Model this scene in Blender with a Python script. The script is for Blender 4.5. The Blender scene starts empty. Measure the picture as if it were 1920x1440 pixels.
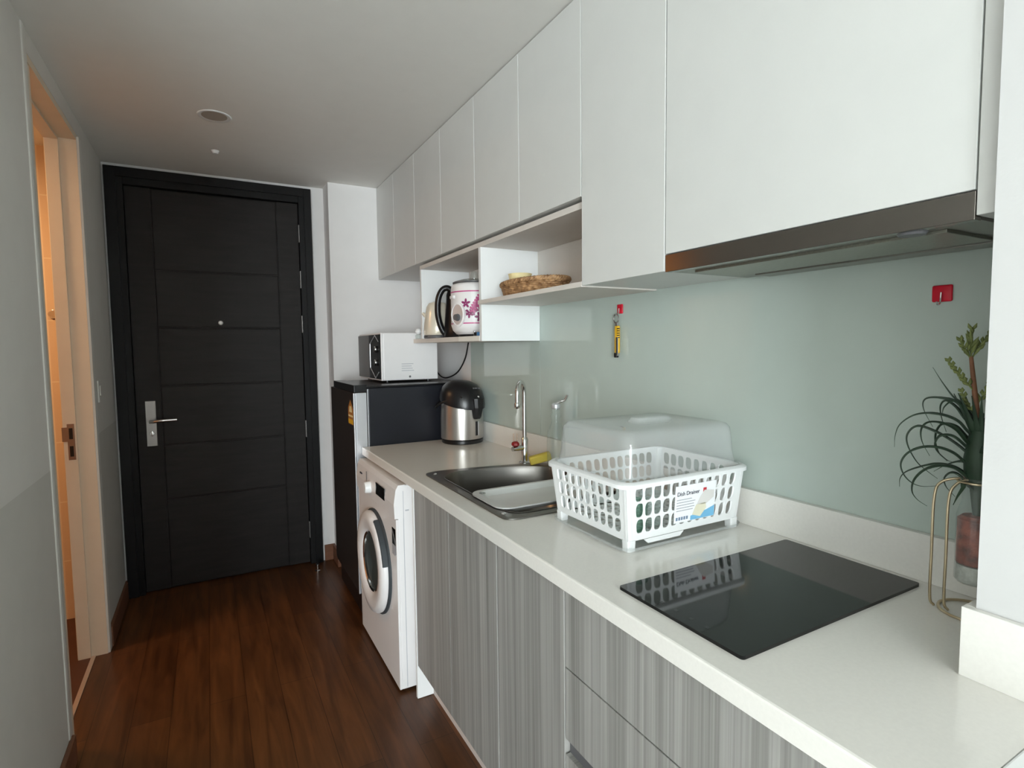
import bpy, bmesh, math, random
from mathutils import Vector, Matrix
random.seed(7)
SC = bpy.context.scene
COL = SC.collection
PI = math.pi

# ------------------------------------------------------------------ camera
CAMZ = 1.3463
cd = bpy.data.cameras.new('Camera')
cd.sensor_width = 36.0
cd.lens = 36.0 * 1034.47 / 1920.0
cd.clip_start = 0.03
cam = bpy.data.objects.new('Camera', cd)
COL.objects.link(cam)
cam.matrix_world = Matrix(((0.87584534, 0.04257362, -0.48071034, 0.0),
                           (-0.48245292, 0.05333942, -0.87429634, 0.0),
                           (-0.01158115, 0.99766848, 0.06725685, CAMZ),
                           (0, 0, 0, 1)))
SC.camera = cam

# ------------------------------------------------------------------ world, daylight, exposure
w = bpy.data.worlds.new('World')
SC.world = w
w.use_nodes = True
w.node_tree.nodes['Background'].inputs[0].default_value = (0.75, 0.88, 1.0, 1)
w.node_tree.nodes['Background'].inputs[1].default_value = 1.0
SC.view_settings.view_transform = 'Standard'
SC.view_settings.look = 'None'
SC.view_settings.exposure = -0.24
SC.view_settings.gamma = 1.0
SC.view_settings.use_curve_mapping = False
SC.cycles.use_denoising = True
SC.cycles.max_bounces = 10
SC.cycles.diffuse_bounces = 6
SC.cycles.transparent_max_bounces = 16
SC.cycles.sample_clamp_indirect = 6.0


def area_light(name, loc, rot, sx, sy, power, color):
    l = bpy.data.lights.new(name, 'AREA')
    l.shape = 'RECTANGLE'
    l.size = sx
    l.size_y = sy
    l.energy = power
    l.color = color
    o = bpy.data.objects.new(name, l)
    o.location = loc
    o.rotation_euler = rot
    COL.objects.link(o)
    return o


# daylight through the living-room window behind the camera
area_light('daylight_window', (-2.8, -6.4, 1.25), (PI / 2, 0, 0), 2.3, 2.0, 560, (0.89, 0.968, 1.0))
# warm lamp in the bathroom ceiling
area_light('bathroom_lamp', (-1.15, 2.75, 2.27), (0, 0, 0), 0.25, 0.25, 13, (1.0, 0.58, 0.27))

# ------------------------------------------------------------------ materials
MATS = {}


def srgb(r, g, b):
    def f(c):
        c /= 255.0
        return c / 12.92 if c <= 0.04045 else ((c + 0.055) / 1.055) ** 2.4
    return (f(r), f(g), f(b), 1)


def mat(name, col, rough=0.5, metal=0.0, var=0.05, scale=12.0, bump=0.0, bscale=80.0, coat=0.0, spec=0.5,
        trans=0.0, ior=1.45, stretch=None):
    """principled material with a noise that varies the colour slightly and an optional fine bump"""
    if name in MATS:
        return MATS[name]
    m = bpy.data.materials.new(name)
    m.use_nodes = True
    nt = m.node_tree
    b = nt.nodes['Principled BSDF']
    tc = nt.nodes.new('ShaderNodeTexCoord')
    mp = nt.nodes.new('ShaderNodeMapping')
    nt.links.new(tc.outputs['Object'], mp.inputs[0])
    if stretch:
        mp.inputs['Scale'].default_value = stretch
    n = nt.nodes.new('ShaderNodeTexNoise')
    n.inputs['Scale'].default_value = scale
    n.inputs['Detail'].default_value = 4
    nt.links.new(mp.outputs[0], n.inputs['Vector'])
    r = nt.nodes.new('ShaderNodeValToRGB')
    c = Vector(col[:3])
    r.color_ramp.elements[0].position = 0.3
    r.color_ramp.elements[1].position = 0.7
    r.color_ramp.elements[0].color = (*(c * (1 - var)), 1)
    r.color_ramp.elements[1].color = (*[min(1, x) for x in c * (1 + var)], 1)
    nt.links.new(n.outputs[0], r.inputs[0])
    nt.links.new(r.outputs[0], b.inputs['Base Color'])
    b.inputs['Roughness'].default_value = rough
    b.inputs['Metallic'].default_value = metal
    b.inputs['Specular IOR Level'].default_value = spec
    b.inputs['Coat Weight'].default_value = coat
    b.inputs['Coat Roughness'].default_value = 0.04
    b.inputs['Transmission Weight'].default_value = trans
    b.inputs['IOR'].default_value = ior
    if bump:
        n2 = nt.nodes.new('ShaderNodeTexNoise')
        n2.inputs['Scale'].default_value = bscale
        n2.inputs['Detail'].default_value = 3
        nt.links.new(mp.outputs[0], n2.inputs['Vector'])
        bp = nt.nodes.new('ShaderNodeBump')
        bp.inputs['Strength'].default_value = bump
        bp.inputs['Distance'].default_value = 0.002
        nt.links.new(n2.outputs[0], bp.inputs['Height'])
        nt.links.new(bp.outputs[0], b.inputs['Normal'])
    MATS[name] = m
    return m


def clear_mat(name, tint=(0.97, 0.98, 0.98), solid=0.12, rough=0.05, solid_col=(0.85, 0.87, 0.87)):
    """thin clear plastic or glass: see-through film with a fresnel shine and a little milky body"""
    m = bpy.data.materials.new(name)
    m.use_nodes = True
    nt = m.node_tree
    nt.nodes.clear()
    out = nt.nodes.new('ShaderNodeOutputMaterial')
    tr = nt.nodes.new('ShaderNodeBsdfTransparent')
    tr.inputs[0].default_value = (*tint, 1)
    df = nt.nodes.new('ShaderNodeBsdfDiffuse')
    tc = nt.nodes.new('ShaderNodeTexCoord')
    nz = nt.nodes.new('ShaderNodeTexNoise')
    nz.inputs['Scale'].default_value = 30
    nt.links.new(tc.outputs['Object'], nz.inputs['Vector'])
    rp = nt.nodes.new('ShaderNodeValToRGB')
    rp.color_ramp.elements[0].color = (*[0.93 * x for x in solid_col], 1)
    rp.color_ramp.elements[1].color = (*solid_col, 1)
    nt.links.new(nz.outputs[0], rp.inputs[0])
    nt.links.new(rp.outputs[0], df.inputs[0])
    m1 = nt.nodes.new('ShaderNodeMixShader')
    m1.inputs[0].default_value = solid
    nt.links.new(tr.outputs[0], m1.inputs[1])
    nt.links.new(df.outputs[0], m1.inputs[2])
    gl = nt.nodes.new('ShaderNodeBsdfGlossy')
    gl.inputs['Roughness'].default_value = rough
    fr = nt.nodes.new('ShaderNodeFresnel')
    # thin film: both faces reflect like an outer face
    ge = nt.nodes.new('ShaderNodeNewGeometry')
    mr = nt.nodes.new('ShaderNodeMapRange')
    mr.inputs[3].default_value = 1.4
    mr.inputs[4].default_value = 1 / 1.4
    nt.links.new(ge.outputs['Backfacing'], mr.inputs[0])
    nt.links.new(mr.outputs[0], fr.inputs[0])
    m2 = nt.nodes.new('ShaderNodeMixShader')
    nt.links.new(fr.outputs[0], m2.inputs[0])
    nt.links.new(m1.outputs[0], m2.inputs[1])
    nt.links.new(gl.outputs[0], m2.inputs[2])
    nt.links.new(m2.outputs[0], out.inputs[0])
    MATS[name] = m
    return m


def wood_floor():
    m = bpy.data.materials.new('floor_planks')
    m.use_nodes = True
    nt = m.node_tree
    b = nt.nodes['Principled BSDF']
    tc = nt.nodes.new('ShaderNodeTexCoord')
    # planks run along y: swap so that the brick rows lie across x
    mp = nt.nodes.new('ShaderNodeMapping')
    mp.inputs['Rotation'].default_value = (0, 0, PI / 2)
    nt.links.new(tc.outputs['Object'], mp.inputs[0])
    br = nt.nodes.new('ShaderNodeTexBrick')
    br.inputs['Scale'].default_value = 1.0
    br.inputs['Brick Width'].default_value = 1.2
    br.inputs['Row Height'].default_value = 0.125
    br.inputs['Mortar Size'].default_value = 0.0012
    br.inputs['Color1'].default_value = (0.75, 0.75, 0.75, 1)
    br.inputs['Color2'].default_value = (1.15, 1.15, 1.15, 1)
    br.inputs['Mortar'].default_value = (0.35, 0.35, 0.35, 1)
    nt.links.new(mp.outputs[0], br.inputs['Vector'])
    ms = nt.nodes.new('ShaderNodeMapping')
    ms.inputs['Scale'].default_value = (14, 1.2, 1)
    nt.links.new(tc.outputs['Object'], ms.inputs[0])
    n = nt.nodes.new('ShaderNodeTexNoise')
    n.inputs['Scale'].default_value = 2.2
    n.inputs['Detail'].default_value = 7
    n.inputs['Roughness'].default_value = 0.55
    n.inputs['Distortion'].default_value = 0.6
    nt.links.new(ms.outputs[0], n.inputs['Vector'])
    r = nt.nodes.new('ShaderNodeValToRGB')
    r.color_ramp.elements[0].position = 0.28
    r.color_ramp.elements[1].position = 0.75
    r.color_ramp.elements[0].color = srgb(68, 41, 22)
    r.color_ramp.elements[1].color = srgb(114, 72, 40)
    nt.links.new(n.outputs[0], r.inputs[0])
    mx = nt.nodes.new('ShaderNodeMix')
    mx.data_type = 'RGBA'
    mx.blend_type = 'MULTIPLY'
    mx.inputs[0].default_value = 1.0
    nt.links.new(r.outputs[0], mx.inputs[6])
    nt.links.new(br.outputs[0], mx.inputs[7])
    nt.links.new(mx.outputs[2], b.inputs['Base Color'])
    b.inputs['Roughness'].default_value = 0.34
    b.inputs['Specular IOR Level'].default_value = 0.35
    return m


def striped_laminate():
    m = bpy.data.materials.new('grey_striped_laminate')
    m.use_nodes = True
    nt = m.node_tree
    b = nt.nodes['Principled BSDF']
    tc = nt.nodes.new('ShaderNodeTexCoord')
    cols = []
    for sy, sz, sc, det in ((215, 1.1, 1.0, 3), (45, 0.5, 1.0, 2)):
        mp = nt.nodes.new('ShaderNodeMapping')
        mp.inputs['Scale'].default_value = (1, sy, sz)
        nt.links.new(tc.outputs['Object'], mp.inputs[0])
        n = nt.nodes.new('ShaderNodeTexNoise')
        n.inputs['Scale'].default_value = sc
        n.inputs['Detail'].default_value = det
        nt.links.new(mp.outputs[0], n.inputs['Vector'])
        cols.append(n)
    ad = nt.nodes.new('ShaderNodeMath')
    ad.operation = 'ADD'
    nt.links.new(cols[0].outputs[0], ad.inputs[0])
    nt.links.new(cols[1].outputs[0], ad.inputs[1])
    hf = nt.nodes.new('ShaderNodeMath')
    hf.operation = 'MULTIPLY'
    hf.inputs[1].default_value = 0.5
    nt.links.new(ad.outputs[0], hf.inputs[0])
    r = nt.nodes.new('ShaderNodeValToRGB')
    r.color_ramp.elements[0].position = 0.36
    r.color_ramp.elements[1].position = 0.64
    r.color_ramp.elements[0].color = srgb(128, 127, 123)
    r.color_ramp.elements[1].color = srgb(168, 167, 163)
    e = r.color_ramp.elements.new(0.5)
    e.color = srgb(149, 148, 144)
    nt.links.new(hf.outputs[0], r.inputs[0])
    nt.links.new(r.outputs[0], b.inputs['Base Color'])
    b.inputs['Roughness'].default_value = 0.42
    return m


def tile_mat(name, c1, cm, bw, rh, rot=(0, 0, 0)):
    m = bpy.data.materials.new(name)
    m.use_nodes = True
    nt = m.node_tree
    b = nt.nodes['Principled BSDF']
    tc = nt.nodes.new('ShaderNodeTexCoord')
    mp = nt.nodes.new('ShaderNodeMapping')
    mp.inputs['Rotation'].default_value = rot
    nt.links.new(tc.outputs['Object'], mp.inputs[0])
    br = nt.nodes.new('ShaderNodeTexBrick')
    br.offset = 0.0
    br.inputs['Scale'].default_value = 1.0
    br.inputs['Brick Width'].default_value = bw
    br.inputs['Row Height'].default_value = rh
    br.inputs['Mortar Size'].default_value = 0.003
    br.inputs['Color1'].default_value = c1
    br.inputs['Color2'].default_value = c1
    br.inputs['Mortar'].default_value = cm
    nt.links.new(mp.outputs[0], br.inputs['Vector'])
    nt.links.new(br.outputs[0], b.inputs['Base Color'])
    b.inputs['Roughness'].default_value = 0.3
    return m


def wicker_mat():
    m = bpy.data.materials.new('brown_wicker')
    m.use_nodes = True
    nt = m.node_tree
    b = nt.nodes['Principled BSDF']
    tc = nt.nodes.new('ShaderNodeTexCoord')
    wv = nt.nodes.new('ShaderNodeTexNoise')
    wv.inputs['Scale'].default_value = 60
    wv.inputs['Detail'].default_value = 3
    nt.links.new(tc.outputs['Object'], wv.inputs['Vector'])
    r = nt.nodes.new('ShaderNodeValToRGB')
    r.color_ramp.elements[0].position = 0.35
    r.color_ramp.elements[1].position = 0.68
    r.color_ramp.elements[0].color = srgb(124, 88, 56)
    r.color_ramp.elements[1].color = srgb(200, 160, 116)
    nt.links.new(wv.outputs[0], r.inputs[0])
    nt.links.new(r.outputs[0], b.inputs['Base Color'])
    b.inputs['Roughness'].default_value = 0.6
    return m


M = dict(
    column=mat('column_wall_dimmed', srgb(207, 207, 206), 0.75, var=0.012, bump=0.08, bscale=220),  # wall white darkened to tone down the strong light on the column
    wall=mat('white_wall_paint', srgb(229, 228, 227), 0.75, var=0.012, bump=0.08, bscale=220),
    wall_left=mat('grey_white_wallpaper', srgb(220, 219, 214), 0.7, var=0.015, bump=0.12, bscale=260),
    lower_wall=mat('grey_white_wallpaper_lower', srgb(205, 204, 198), 0.7, var=0.015, bump=0.12, bscale=260),
    ceil=mat('ceiling_paint', srgb(236, 235, 231), 0.85, var=0.01),
    bead=mat('white_corner_bead', srgb(224, 224, 218), 0.4, var=0.01),
    floor=wood_floor(),
    bathfloor=mat('bathroom_floor_tile', srgb(82, 50, 38), 0.5, var=0.1),
    skirt=mat('brown_skirting_wood', srgb(118, 78, 56), 0.45, var=0.15, scale=6, stretch=(1, 0.3, 8)),
    tile=tile_mat('cream_bathroom_tile', srgb(236, 214, 190), srgb(250, 236, 216), 0.6, 0.3, (PI / 2, 0, 0)),
    jamb=mat('cream_jamb_paint', srgb(226, 212, 190), 0.5, var=0.02),
    thresh=mat('aluminium_strip', srgb(205, 190, 180), 0.35, metal=0.6, var=0.03),
    door=mat('charcoal_door_wood', srgb(32, 29, 28), 0.5, var=0.25, scale=5, bump=0.25, bscale=30, stretch=(1, 1, 7), spec=0.3),
    doorframe=mat('black_door_frame', srgb(11, 11, 12), 0.5, var=0.1, spec=0.3),
    steel=mat('satin_steel', srgb(150, 148, 146), 0.38, metal=1.0, var=0.04),
    chrome=mat('polished_chrome', srgb(220, 220, 220), 0.1, metal=1.0, var=0.02),
    sinksteel=mat('brushed_sink_steel', srgb(128, 125, 121), 0.33, metal=1.0, var=0.05),
    hoodsteel=mat('hood_stainless', srgb(140, 135, 130), 0.17, metal=1.0, var=0.03),
    cab=mat('white_cabinet_laminate', srgb(212, 213, 210), 0.42, var=0.012, bump=0.04, bscale=300),
    cabin=mat('cabinet_carcass_board', srgb(214, 208, 198), 0.55, var=0.015),
    edge=mat('pale_taupe_edging', srgb(217, 211, 204), 0.5, var=0.02),
    whiteedge=mat('white_shelf_front', srgb(240, 238, 230), 0.45, var=0.01),
    lam=striped_laminate(),
    quartz=mat('cream_quartz', srgb(233, 231, 225), 0.13, var=0.018, scale=160),
    glassback=mat('pale_green_back_glass', srgb(186, 198, 191), 0.06, var=0.01, spec=0.5),
    kick=mat('pale_kickboard', srgb(214, 204, 198), 0.5, var=0.02),
    white=mat('white_plastic', srgb(238, 240, 240), 0.35, var=0.01),
    whitegloss=mat('white_enamel', srgb(232, 230, 230), 0.28, var=0.01),
    ivory=mat('ivory_metal', srgb(228, 220, 202), 0.25, metal=0.2, var=0.03),
    black=mat('black_plastic', srgb(22, 22, 24), 0.3, var=0.1),
    panelblack=mat('matt_black_panel', srgb(14, 14, 15), 0.4, var=0.05, spec=0.15),
    blackgloss=mat('black_glass', srgb(10, 12, 12), 0.05, var=0.05),
    fridge=mat('dark_fridge_steel', srgb(24, 26, 33), 0.38, var=0.08, spec=0.4),
    fridgedoor=mat('dark_fridge_door', srgb(44, 40, 39), 0.4, var=0.06, spec=0.4),
    silver=mat('silver_plastic', srgb(206, 208, 212), 0.3, metal=0.5, var=0.02),
    greypl=mat('grey_plastic', srgb(92, 92, 94), 0.4, var=0.05),
    potsteel=mat('brushed_pot_steel', srgb(186, 182, 177), 0.28, metal=0.9, var=0.04, stretch=(1, 1, 0.1)),
    rubber=mat('dark_rubber', srgb(60, 66, 70), 0.55, var=0.08),
    doorglass=mat('dark_porthole_glass', srgb(64, 72, 72), 0.07, var=0.1),
    pink=mat('pink_print', srgb(190, 70, 130), 0.35, var=0.15),
    darkpink=mat('plum_print', srgb(140, 50, 100), 0.35, var=0.2),
    red=mat('red_plastic', srgb(205, 16, 46), 0.35, var=0.06),
    darkred=mat('dark_red_rubber', srgb(130, 24, 26), 0.5, var=0.1),
    yellow=mat('yellow_plastic', srgb(226, 178, 40), 0.4, var=0.06),
    sponge=mat('yellow_sponge', srgb(214, 192, 84), 0.9, var=0.08, bump=0.6, bscale=300),
    cream=mat('cream_bowl', srgb(240, 224, 170), 0.4, var=0.05),
    blue=mat('blue_plastic', srgb(70, 130, 185), 0.4, var=0.05),
    orange=mat('orange_label', srgb(216, 150, 40), 0.4, var=0.05),
    labelwhite=mat('label_paper', srgb(244, 246, 248), 0.4, var=0.005),
    labelblue=mat('label_blue', srgb(120, 186, 224), 0.4, var=0.05),
    ink=mat('dark_print', srgb(56, 56, 70), 0.5, var=0.05),
    greyink=mat('grey_print', srgb(176, 178, 184), 0.5, var=0.05),
    labelred=mat('red_print', srgb(196, 60, 70), 0.5, var=0.05),
    labelcream=mat('cream_print', srgb(228, 224, 200), 0.5, var=0.08),
    wicker=wicker_mat(),
    leaf=mat('dark_green_leaf', srgb(44, 66, 48), 0.5, var=0.25, scale=25),
    bud=mat('olive_flower', srgb(124, 134, 78), 0.6, var=0.2, scale=60),
    stalk=mat('reddish_stalk', srgb(134, 92, 66), 0.6, var=0.2, scale=40),
    gold=mat('pale_gold_wire', srgb(206, 190, 160), 0.3, metal=0.9, var=0.04),
    pebred=mat('red_brown_beads', srgb(140, 76, 62), 0.5, var=0.75, scale=45, bump=0.8, bscale=120),
    pebwhite=mat('white_beads', srgb(205, 205, 200), 0.5, var=0.3, scale=60, bump=0.8, bscale=140),
    cord=mat('black_cord', srgb(16, 16, 18), 0.5, var=0.1),
    bronze=mat('aged_steel', srgb(150, 128, 110), 0.35, metal=0.9, var=0.1),
    tray=mat('pale_steel_tray', srgb(226, 226, 224), 0.25, metal=0.4, var=0.02),
    hoodunder=mat('hood_underside', srgb(150, 150, 144), 0.38, metal=0.9, var=0.04),
    filter=mat('hood_filter_mesh', srgb(150, 150, 140), 0.35, metal=0.9, var=0.1, scale=200),
    ptop=mat('white_gloss_top', srgb(250, 252, 252), 0.2, var=0.005),
)
M['lid'] = clear_mat('clear_plastic_lid', solid=0.2, rough=0.06)
M['glass'] = clear_mat('clear_glass', tint=(0.93, 0.96, 0.95), solid=0.08, rough=0.02)
M['greenglass'] = clear_mat('greenish_glass', tint=(0.72, 0.86, 0.8), solid=0.12, rough=0.03, solid_col=(0.5, 0.62, 0.56))

# ------------------------------------------------------------------ mesh helpers


def bm_new():
    return bmesh.new()


def box(bm, x0, x1, y0, y1, z0, z1, bev=0.0, seg=2):
    g = bmesh.ops.create_cube(bm, size=1.0)
    vs = g['verts']
    for v in vs:
        v.co = Vector(((x0 + x1) / 2 + v.co.x * (x1 - x0), (y0 + y1) / 2 + v.co.y * (y1 - y0), (z0 + z1) / 2 + v.co.z * (z1 - z0)))
    if bev > 0:
        es = list({e for v in vs for e in v.link_edges})
        bmesh.ops.bevel(bm, geom=es, offset=bev, segments=seg, profile=0.5, affect='EDGES')
    return bm


def B(x0, x1, y0, y1, z0, z1, bev=0.0, seg=2):
    return box(bm_new(), x0, x1, y0, y1, z0, z1, bev, seg)


def lathe(bm, prof, c, segs=40, axis='z', cap=True):
    """revolve (r, h) profile around an axis through c"""
    rings = []
    for r, h in prof:
        ring = []
        for i in range(segs):
            a = 2 * PI * i / segs
            u, v = r * math.cos(a), r * math.sin(a)
            if axis == 'z':
                p = (c[0] + u, c[1] + v, c[2] + h)
            elif axis == 'x':
                p = (c[0] + h, c[1] + u, c[2] + v)
            else:
                p = (c[0] + u, c[1] + h, c[2] + v)
            ring.append(bm.verts.new(p))
        rings.append(ring)
    for a, b in zip(rings, rings[1:]):
        for i in range(segs):
            j = (i + 1) % segs
            bm.faces.new((a[i], a[j], b[j], b[i]))
    if cap:
        if prof[0][0] > 1e-5:
            bm.faces.new(rings[0])
        if prof[-1][0] > 1e-5:
            bm.faces.new(rings[-1])
    bmesh.ops.remove_doubles(bm, verts=bm.verts[:], dist=1e-6)
    bmesh.ops.recalc_face_normals(bm, faces=bm.faces[:])
    return bm


def tube(bm, pts, rad, segs=10, cap=True, flat=1.0):
    """tube along points; rad a number or a list"""
    pts = [Vector(p) for p in pts]
    n = len(pts)
    rads = rad if isinstance(rad, (list, tuple)) else [rad] * n
    t0 = (pts[1] - pts[0]).normalized()
    up = Vector((0, 0, 1)) if abs(t0.z) < 0.9 else Vector((1, 0, 0))
    nrm = (up - t0 * up.dot(t0)).normalized()
    rings = []
    for i, p in enumerate(pts):
        if i == 0:
            t = t0
        elif i == n - 1:
            t = (pts[i] - pts[i - 1]).normalized()
        else:
            t = (pts[i + 1] - pts[i - 1]).normalized()
        nrm = (nrm - t * nrm.dot(t)).normalized()
        bi = t.cross(nrm)
        rings.append([bm.verts.new(p + (nrm * math.cos(2 * PI * k / segs) * flat + bi * math.sin(2 * PI * k / segs)) * rads[i]) for k in range(segs)])
    for a, b in zip(rings, rings[1:]):
        for k in range(segs):
            j = (k + 1) % segs
            bm.faces.new((a[k], a[j], b[j], b[k]))
    if cap:
        bm.faces.new(rings[0])
        bm.faces.new(rings[-1])
    bmesh.ops.recalc_face_normals(bm, faces=bm.faces[:])
    return bm


def smooth_path(pts, per=8):
    """Catmull-Rom through points"""
    P = [Vector(p) for p in pts]
    P = [P[0] * 2 - P[1]] + P + [P[-1] * 2 - P[-2]]
    out = []
    for i in range(1, len(P) - 2):
        for k in range(per):
            t = k / per
            a, b, c, d = P[i - 1], P[i], P[i + 1], P[i + 2]
            out.append(0.5 * ((2 * b) + (c - a) * t + (2 * a - 5 * b + 4 * c - d) * t * t + (3 * b - a - 3 * c + d) * t ** 3))
    out.append(P[-2].copy())
    return out


def prism(bm, poly, z0, z1):
    a = [bm.verts.new((x, y, z0)) for x, y in poly]
    b = [bm.verts.new((x, y, z1)) for x, y in poly]
    n = len(poly)
    bm.faces.new(a)
    bm.faces.new(b)
    for i in range(n):
        j = (i + 1) % n
        bm.faces.new((a[i], a[j], b[j], b[i]))
    bmesh.ops.recalc_face_normals(bm, faces=bm.faces[:])
    return bm


def rrect(x0, x1, y0, y1, r, n=6):
    pts = []
    for cx, cy, a0 in ((x1 - r, y1 - r, 0), (x0 + r, y1 - r, 90), (x0 + r, y0 + r, 180), (x1 - r, y0 + r, 270)):
        for k in range(n + 1):
            a = math.radians(a0 + 90 * k / n)
            pts.append((cx + r * math.cos(a), cy + r * math.sin(a)))
    return pts


def round_poly(poly, r, n=6):
    """round the corners of a polygon"""
    out = []
    m = len(poly)
    rs = r if isinstance(r, (list, tuple)) else [r] * m
    for i in range(m):
        p = Vector(poly[i])
        a = Vector(poly[i - 1]) - p
        b = Vector(poly[(i + 1) % m]) - p
        d = min(rs[i], a.length * 0.49, b.length * 0.49)
        pa, pb = p + a.normalized() * d, p + b.normalized() * d
        for k in range(n + 1):
            t = k / n
            q = pa * (1 - t) ** 2 + p * 2 * t * (1 - t) + pb * t * t
            out.append((q.x, q.y))
    return out


def plate_hole(bm, outer, hole, z0, z1):
    def loop(poly, z):
        vs = [bm.verts.new((x, y, z)) for x, y in poly]
        es = [bm.edges.new((vs[i], vs[(i + 1) % len(vs)])) for i in range(len(vs))]
        return vs, es
    rings = []
    for z in (z0, z1):
        vo, eo = loop(outer, z)
        vh, eh = loop(hole, z)
        bmesh.ops.triangle_fill(bm, use_beauty=True, use_dissolve=False, edges=eo + eh)
        rings.append((vo, vh))
    for k in (0, 1):
        a, b = rings[0][k], rings[1][k]
        n = len(a)
        for i in range(n):
            j = (i + 1) % n
            bm.faces.new((a[i], a[j], b[j], b[i]))
    bmesh.ops.recalc_face_normals(bm, faces=bm.faces[:])
    return bm


def loft(bm, loops, cap0=False, cap1=False):
    rs = [[bm.verts.new(p) for p in l] for l in loops]
    n = len(rs[0])
    for a, b in zip(rs, rs[1:]):
        for i in range(n):
            j = (i + 1) % n
            bm.faces.new((a[i], a[j], b[j], b[i]))
    if cap0:
        bm.faces.new(rs[0])
    if cap1:
        bm.faces.new(rs[-1])
    bmesh.ops.recalc_face_normals(bm, faces=bm.faces[:])
    return bm


OFF = {}


def obj(name, bm, material, parent=None, smooth=None, label=None):
    off = None
    if parent is not None:
        off = OFF[parent.name]
    else:
        lo = [min(v.co[i] for v in bm.verts) for i in range(3)]
        hi = [max(v.co[i] for v in bm.verts) for i in range(3)]
        off = Vector(((lo[0] + hi[0]) / 2, (lo[1] + hi[1]) / 2, lo[2]))
    for v in bm.verts:
        v.co -= off
    me = bpy.data.meshes.new(name)
    bm.to_mesh(me)
    bm.free()
    me.materials.append(material)
    if smooth is not None:
        for p in me.polygons:
            p.use_smooth = True
        me.set_sharp_from_angle(angle=math.radians(smooth))
    o = bpy.data.objects.new(name, me)
    COL.objects.link(o)
    OFF[o.name] = off
    if parent is not None:
        o.parent = parent
    else:
        o.location = off
    if label:
        o['label'] = label
    return o


def thing(name, label, cat, loc, group=None):
    o = bpy.data.objects.new(name, None)
    o.empty_display_size = 0.05
    COL.objects.link(o)
    o.location = loc
    OFF[o.name] = Vector(loc)
    o['label'] = label
    o['category'] = cat
    if group:
        o['group'] = group
    return o


def tag(o, label, cat, group=None):
    o['label'] = label
    o['category'] = cat
    if group:
        o['group'] = group
    return o


def struct(o, label=None, cat=None):
    o['kind'] = 'structure'
    if label:
        o['label'] = label
        o['category'] = cat
    return o


def text_bm(body, size, xf, depth=0.0004):
    """lettering as a bmesh; xf maps text space (x right, y up, z out) to the world"""
    cu = bpy.data.curves.new('lettering', 'FONT')
    cu.body = body
    cu.size = size
    cu.extrude = depth
    t = bpy.data.objects.new('lettering', cu)
    COL.objects.link(t)
    dg = bpy.context.evaluated_depsgraph_get()
    dg.update()
    me = bpy.data.meshes.new_from_object(t.evaluated_get(dg))
    bm = bm_new()
    bm.from_mesh(me)
    bpy.data.objects.remove(t)
    bpy.data.curves.remove(cu)
    bpy.data.meshes.remove(me)
    bmesh.ops.transform(bm, matrix=xf, verts=bm.verts[:])
    return bm


def frame(o, ux, uy, uz):
    """matrix with columns ux, uy, uz and origin o"""
    return Matrix(((ux[0], uy[0], uz[0], o[0]), (ux[1], uy[1], uz[1], o[1]), (ux[2], uy[2], uz[2], o[2]), (0, 0, 0, 1)))


# ------------------------------------------------------------------ measures of the place (metres)
XL = -0.446      # left wall
XF = 0.634       # worktop front
XD = 0.652       # base door face
XU = 0.953       # wall cabinet door face
XW = 1.244       # back glass face
ZC = 0.8705      # worktop
CEIL = 2.3316
YE = 3.600       # end wall
YP = 3.447       # pillar face
YJ0, YJ1 = 2.207, 2.964   # bathroom opening

# ------------------------------------------------------------------ structure
b = B(-0.6, 1.5, -0.3, 3.75, -0.1, 0.0)
struct(obj('floor', b, M['floor']), 'brown wooden plank floor of the hallway kitchen', 'floor')
b = bm_new()  # unseen floor, made pale to bounce daylight onto ceiling and worktop
box(b, -4.7, 1.5, -6.6, -0.3, -0.1, 0.0)
box(b, -4.7, -0.6, -0.3, 0.9, -0.1, 0.0)
struct(obj('floor_bounce', b, mat('pale_bounce_floor', srgb(214, 214, 211), 0.4, var=0.02)), 'unseen living-room floor behind the camera, made pale to bounce light', 'floor')
b = B(-2.1, -0.6, 0.9, 3.75, -0.1, 0.0)
struct(obj('floor_base', b, M['bathfloor']), 'screed under the bathroom floor', 'floor')
b = B(-1.95, -0.492, 1.75, 3.7, 0.0, 0.0015)
struct(obj('floor_bathroom', b, M['bathfloor']), 'dark brown bathroom floor behind the doorway strip', 'floor')
b = B(-4.7, 1.5, -6.6, 3.75, CEIL, CEIL + 0.1)
struct(obj('ceiling', b, M['ceil']), 'plain white ceiling above the hallway', 'ceiling')

ZD = 0.977
b = bm_new()
box(b, -0.55, XL, 0.75, YJ0, ZD, CEIL)
box(b, -0.55, XL, YJ1 + 0.041, YE, ZD, CEIL)
box(b, -0.55, XL, YJ0, YJ1 + 0.041, 2.261, CEIL)
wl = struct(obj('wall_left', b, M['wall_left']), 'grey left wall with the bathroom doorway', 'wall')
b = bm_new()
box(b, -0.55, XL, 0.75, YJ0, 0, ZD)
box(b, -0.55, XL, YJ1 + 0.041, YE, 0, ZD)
obj('lower_wall', b, M['lower_wall'], wl, label='slightly darker lower part of the wallpaper')  # lower wall in a slightly darker grey
b = B(-0.55, 0.75, YE, YE + 0.12, 0, CEIL)
b2 = bm_new()
box(b2, -0.55, -0.43, YE, YE + 0.12, 0, CEIL)
box(b2, 0.585, 0.70, YE, YE + 0.12, 0, CEIL)
box(b2, -0.43, 0.585, YE, YE + 0.12, 2.309, CEIL)
b.free()
struct(obj('wall_end', b2, M['wall']), 'white end wall around the entrance door', 'wall')
b = B(0.664, 1.5, YP, YE + 0.12, 0, CEIL)
struct(obj('wall_pillar', b, M['wall']), 'white wall pillar behind the fridge, right of the entrance door', 'wall')
b = B(1.25, 1.5, -6.45, YP, 0, CEIL)
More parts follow.
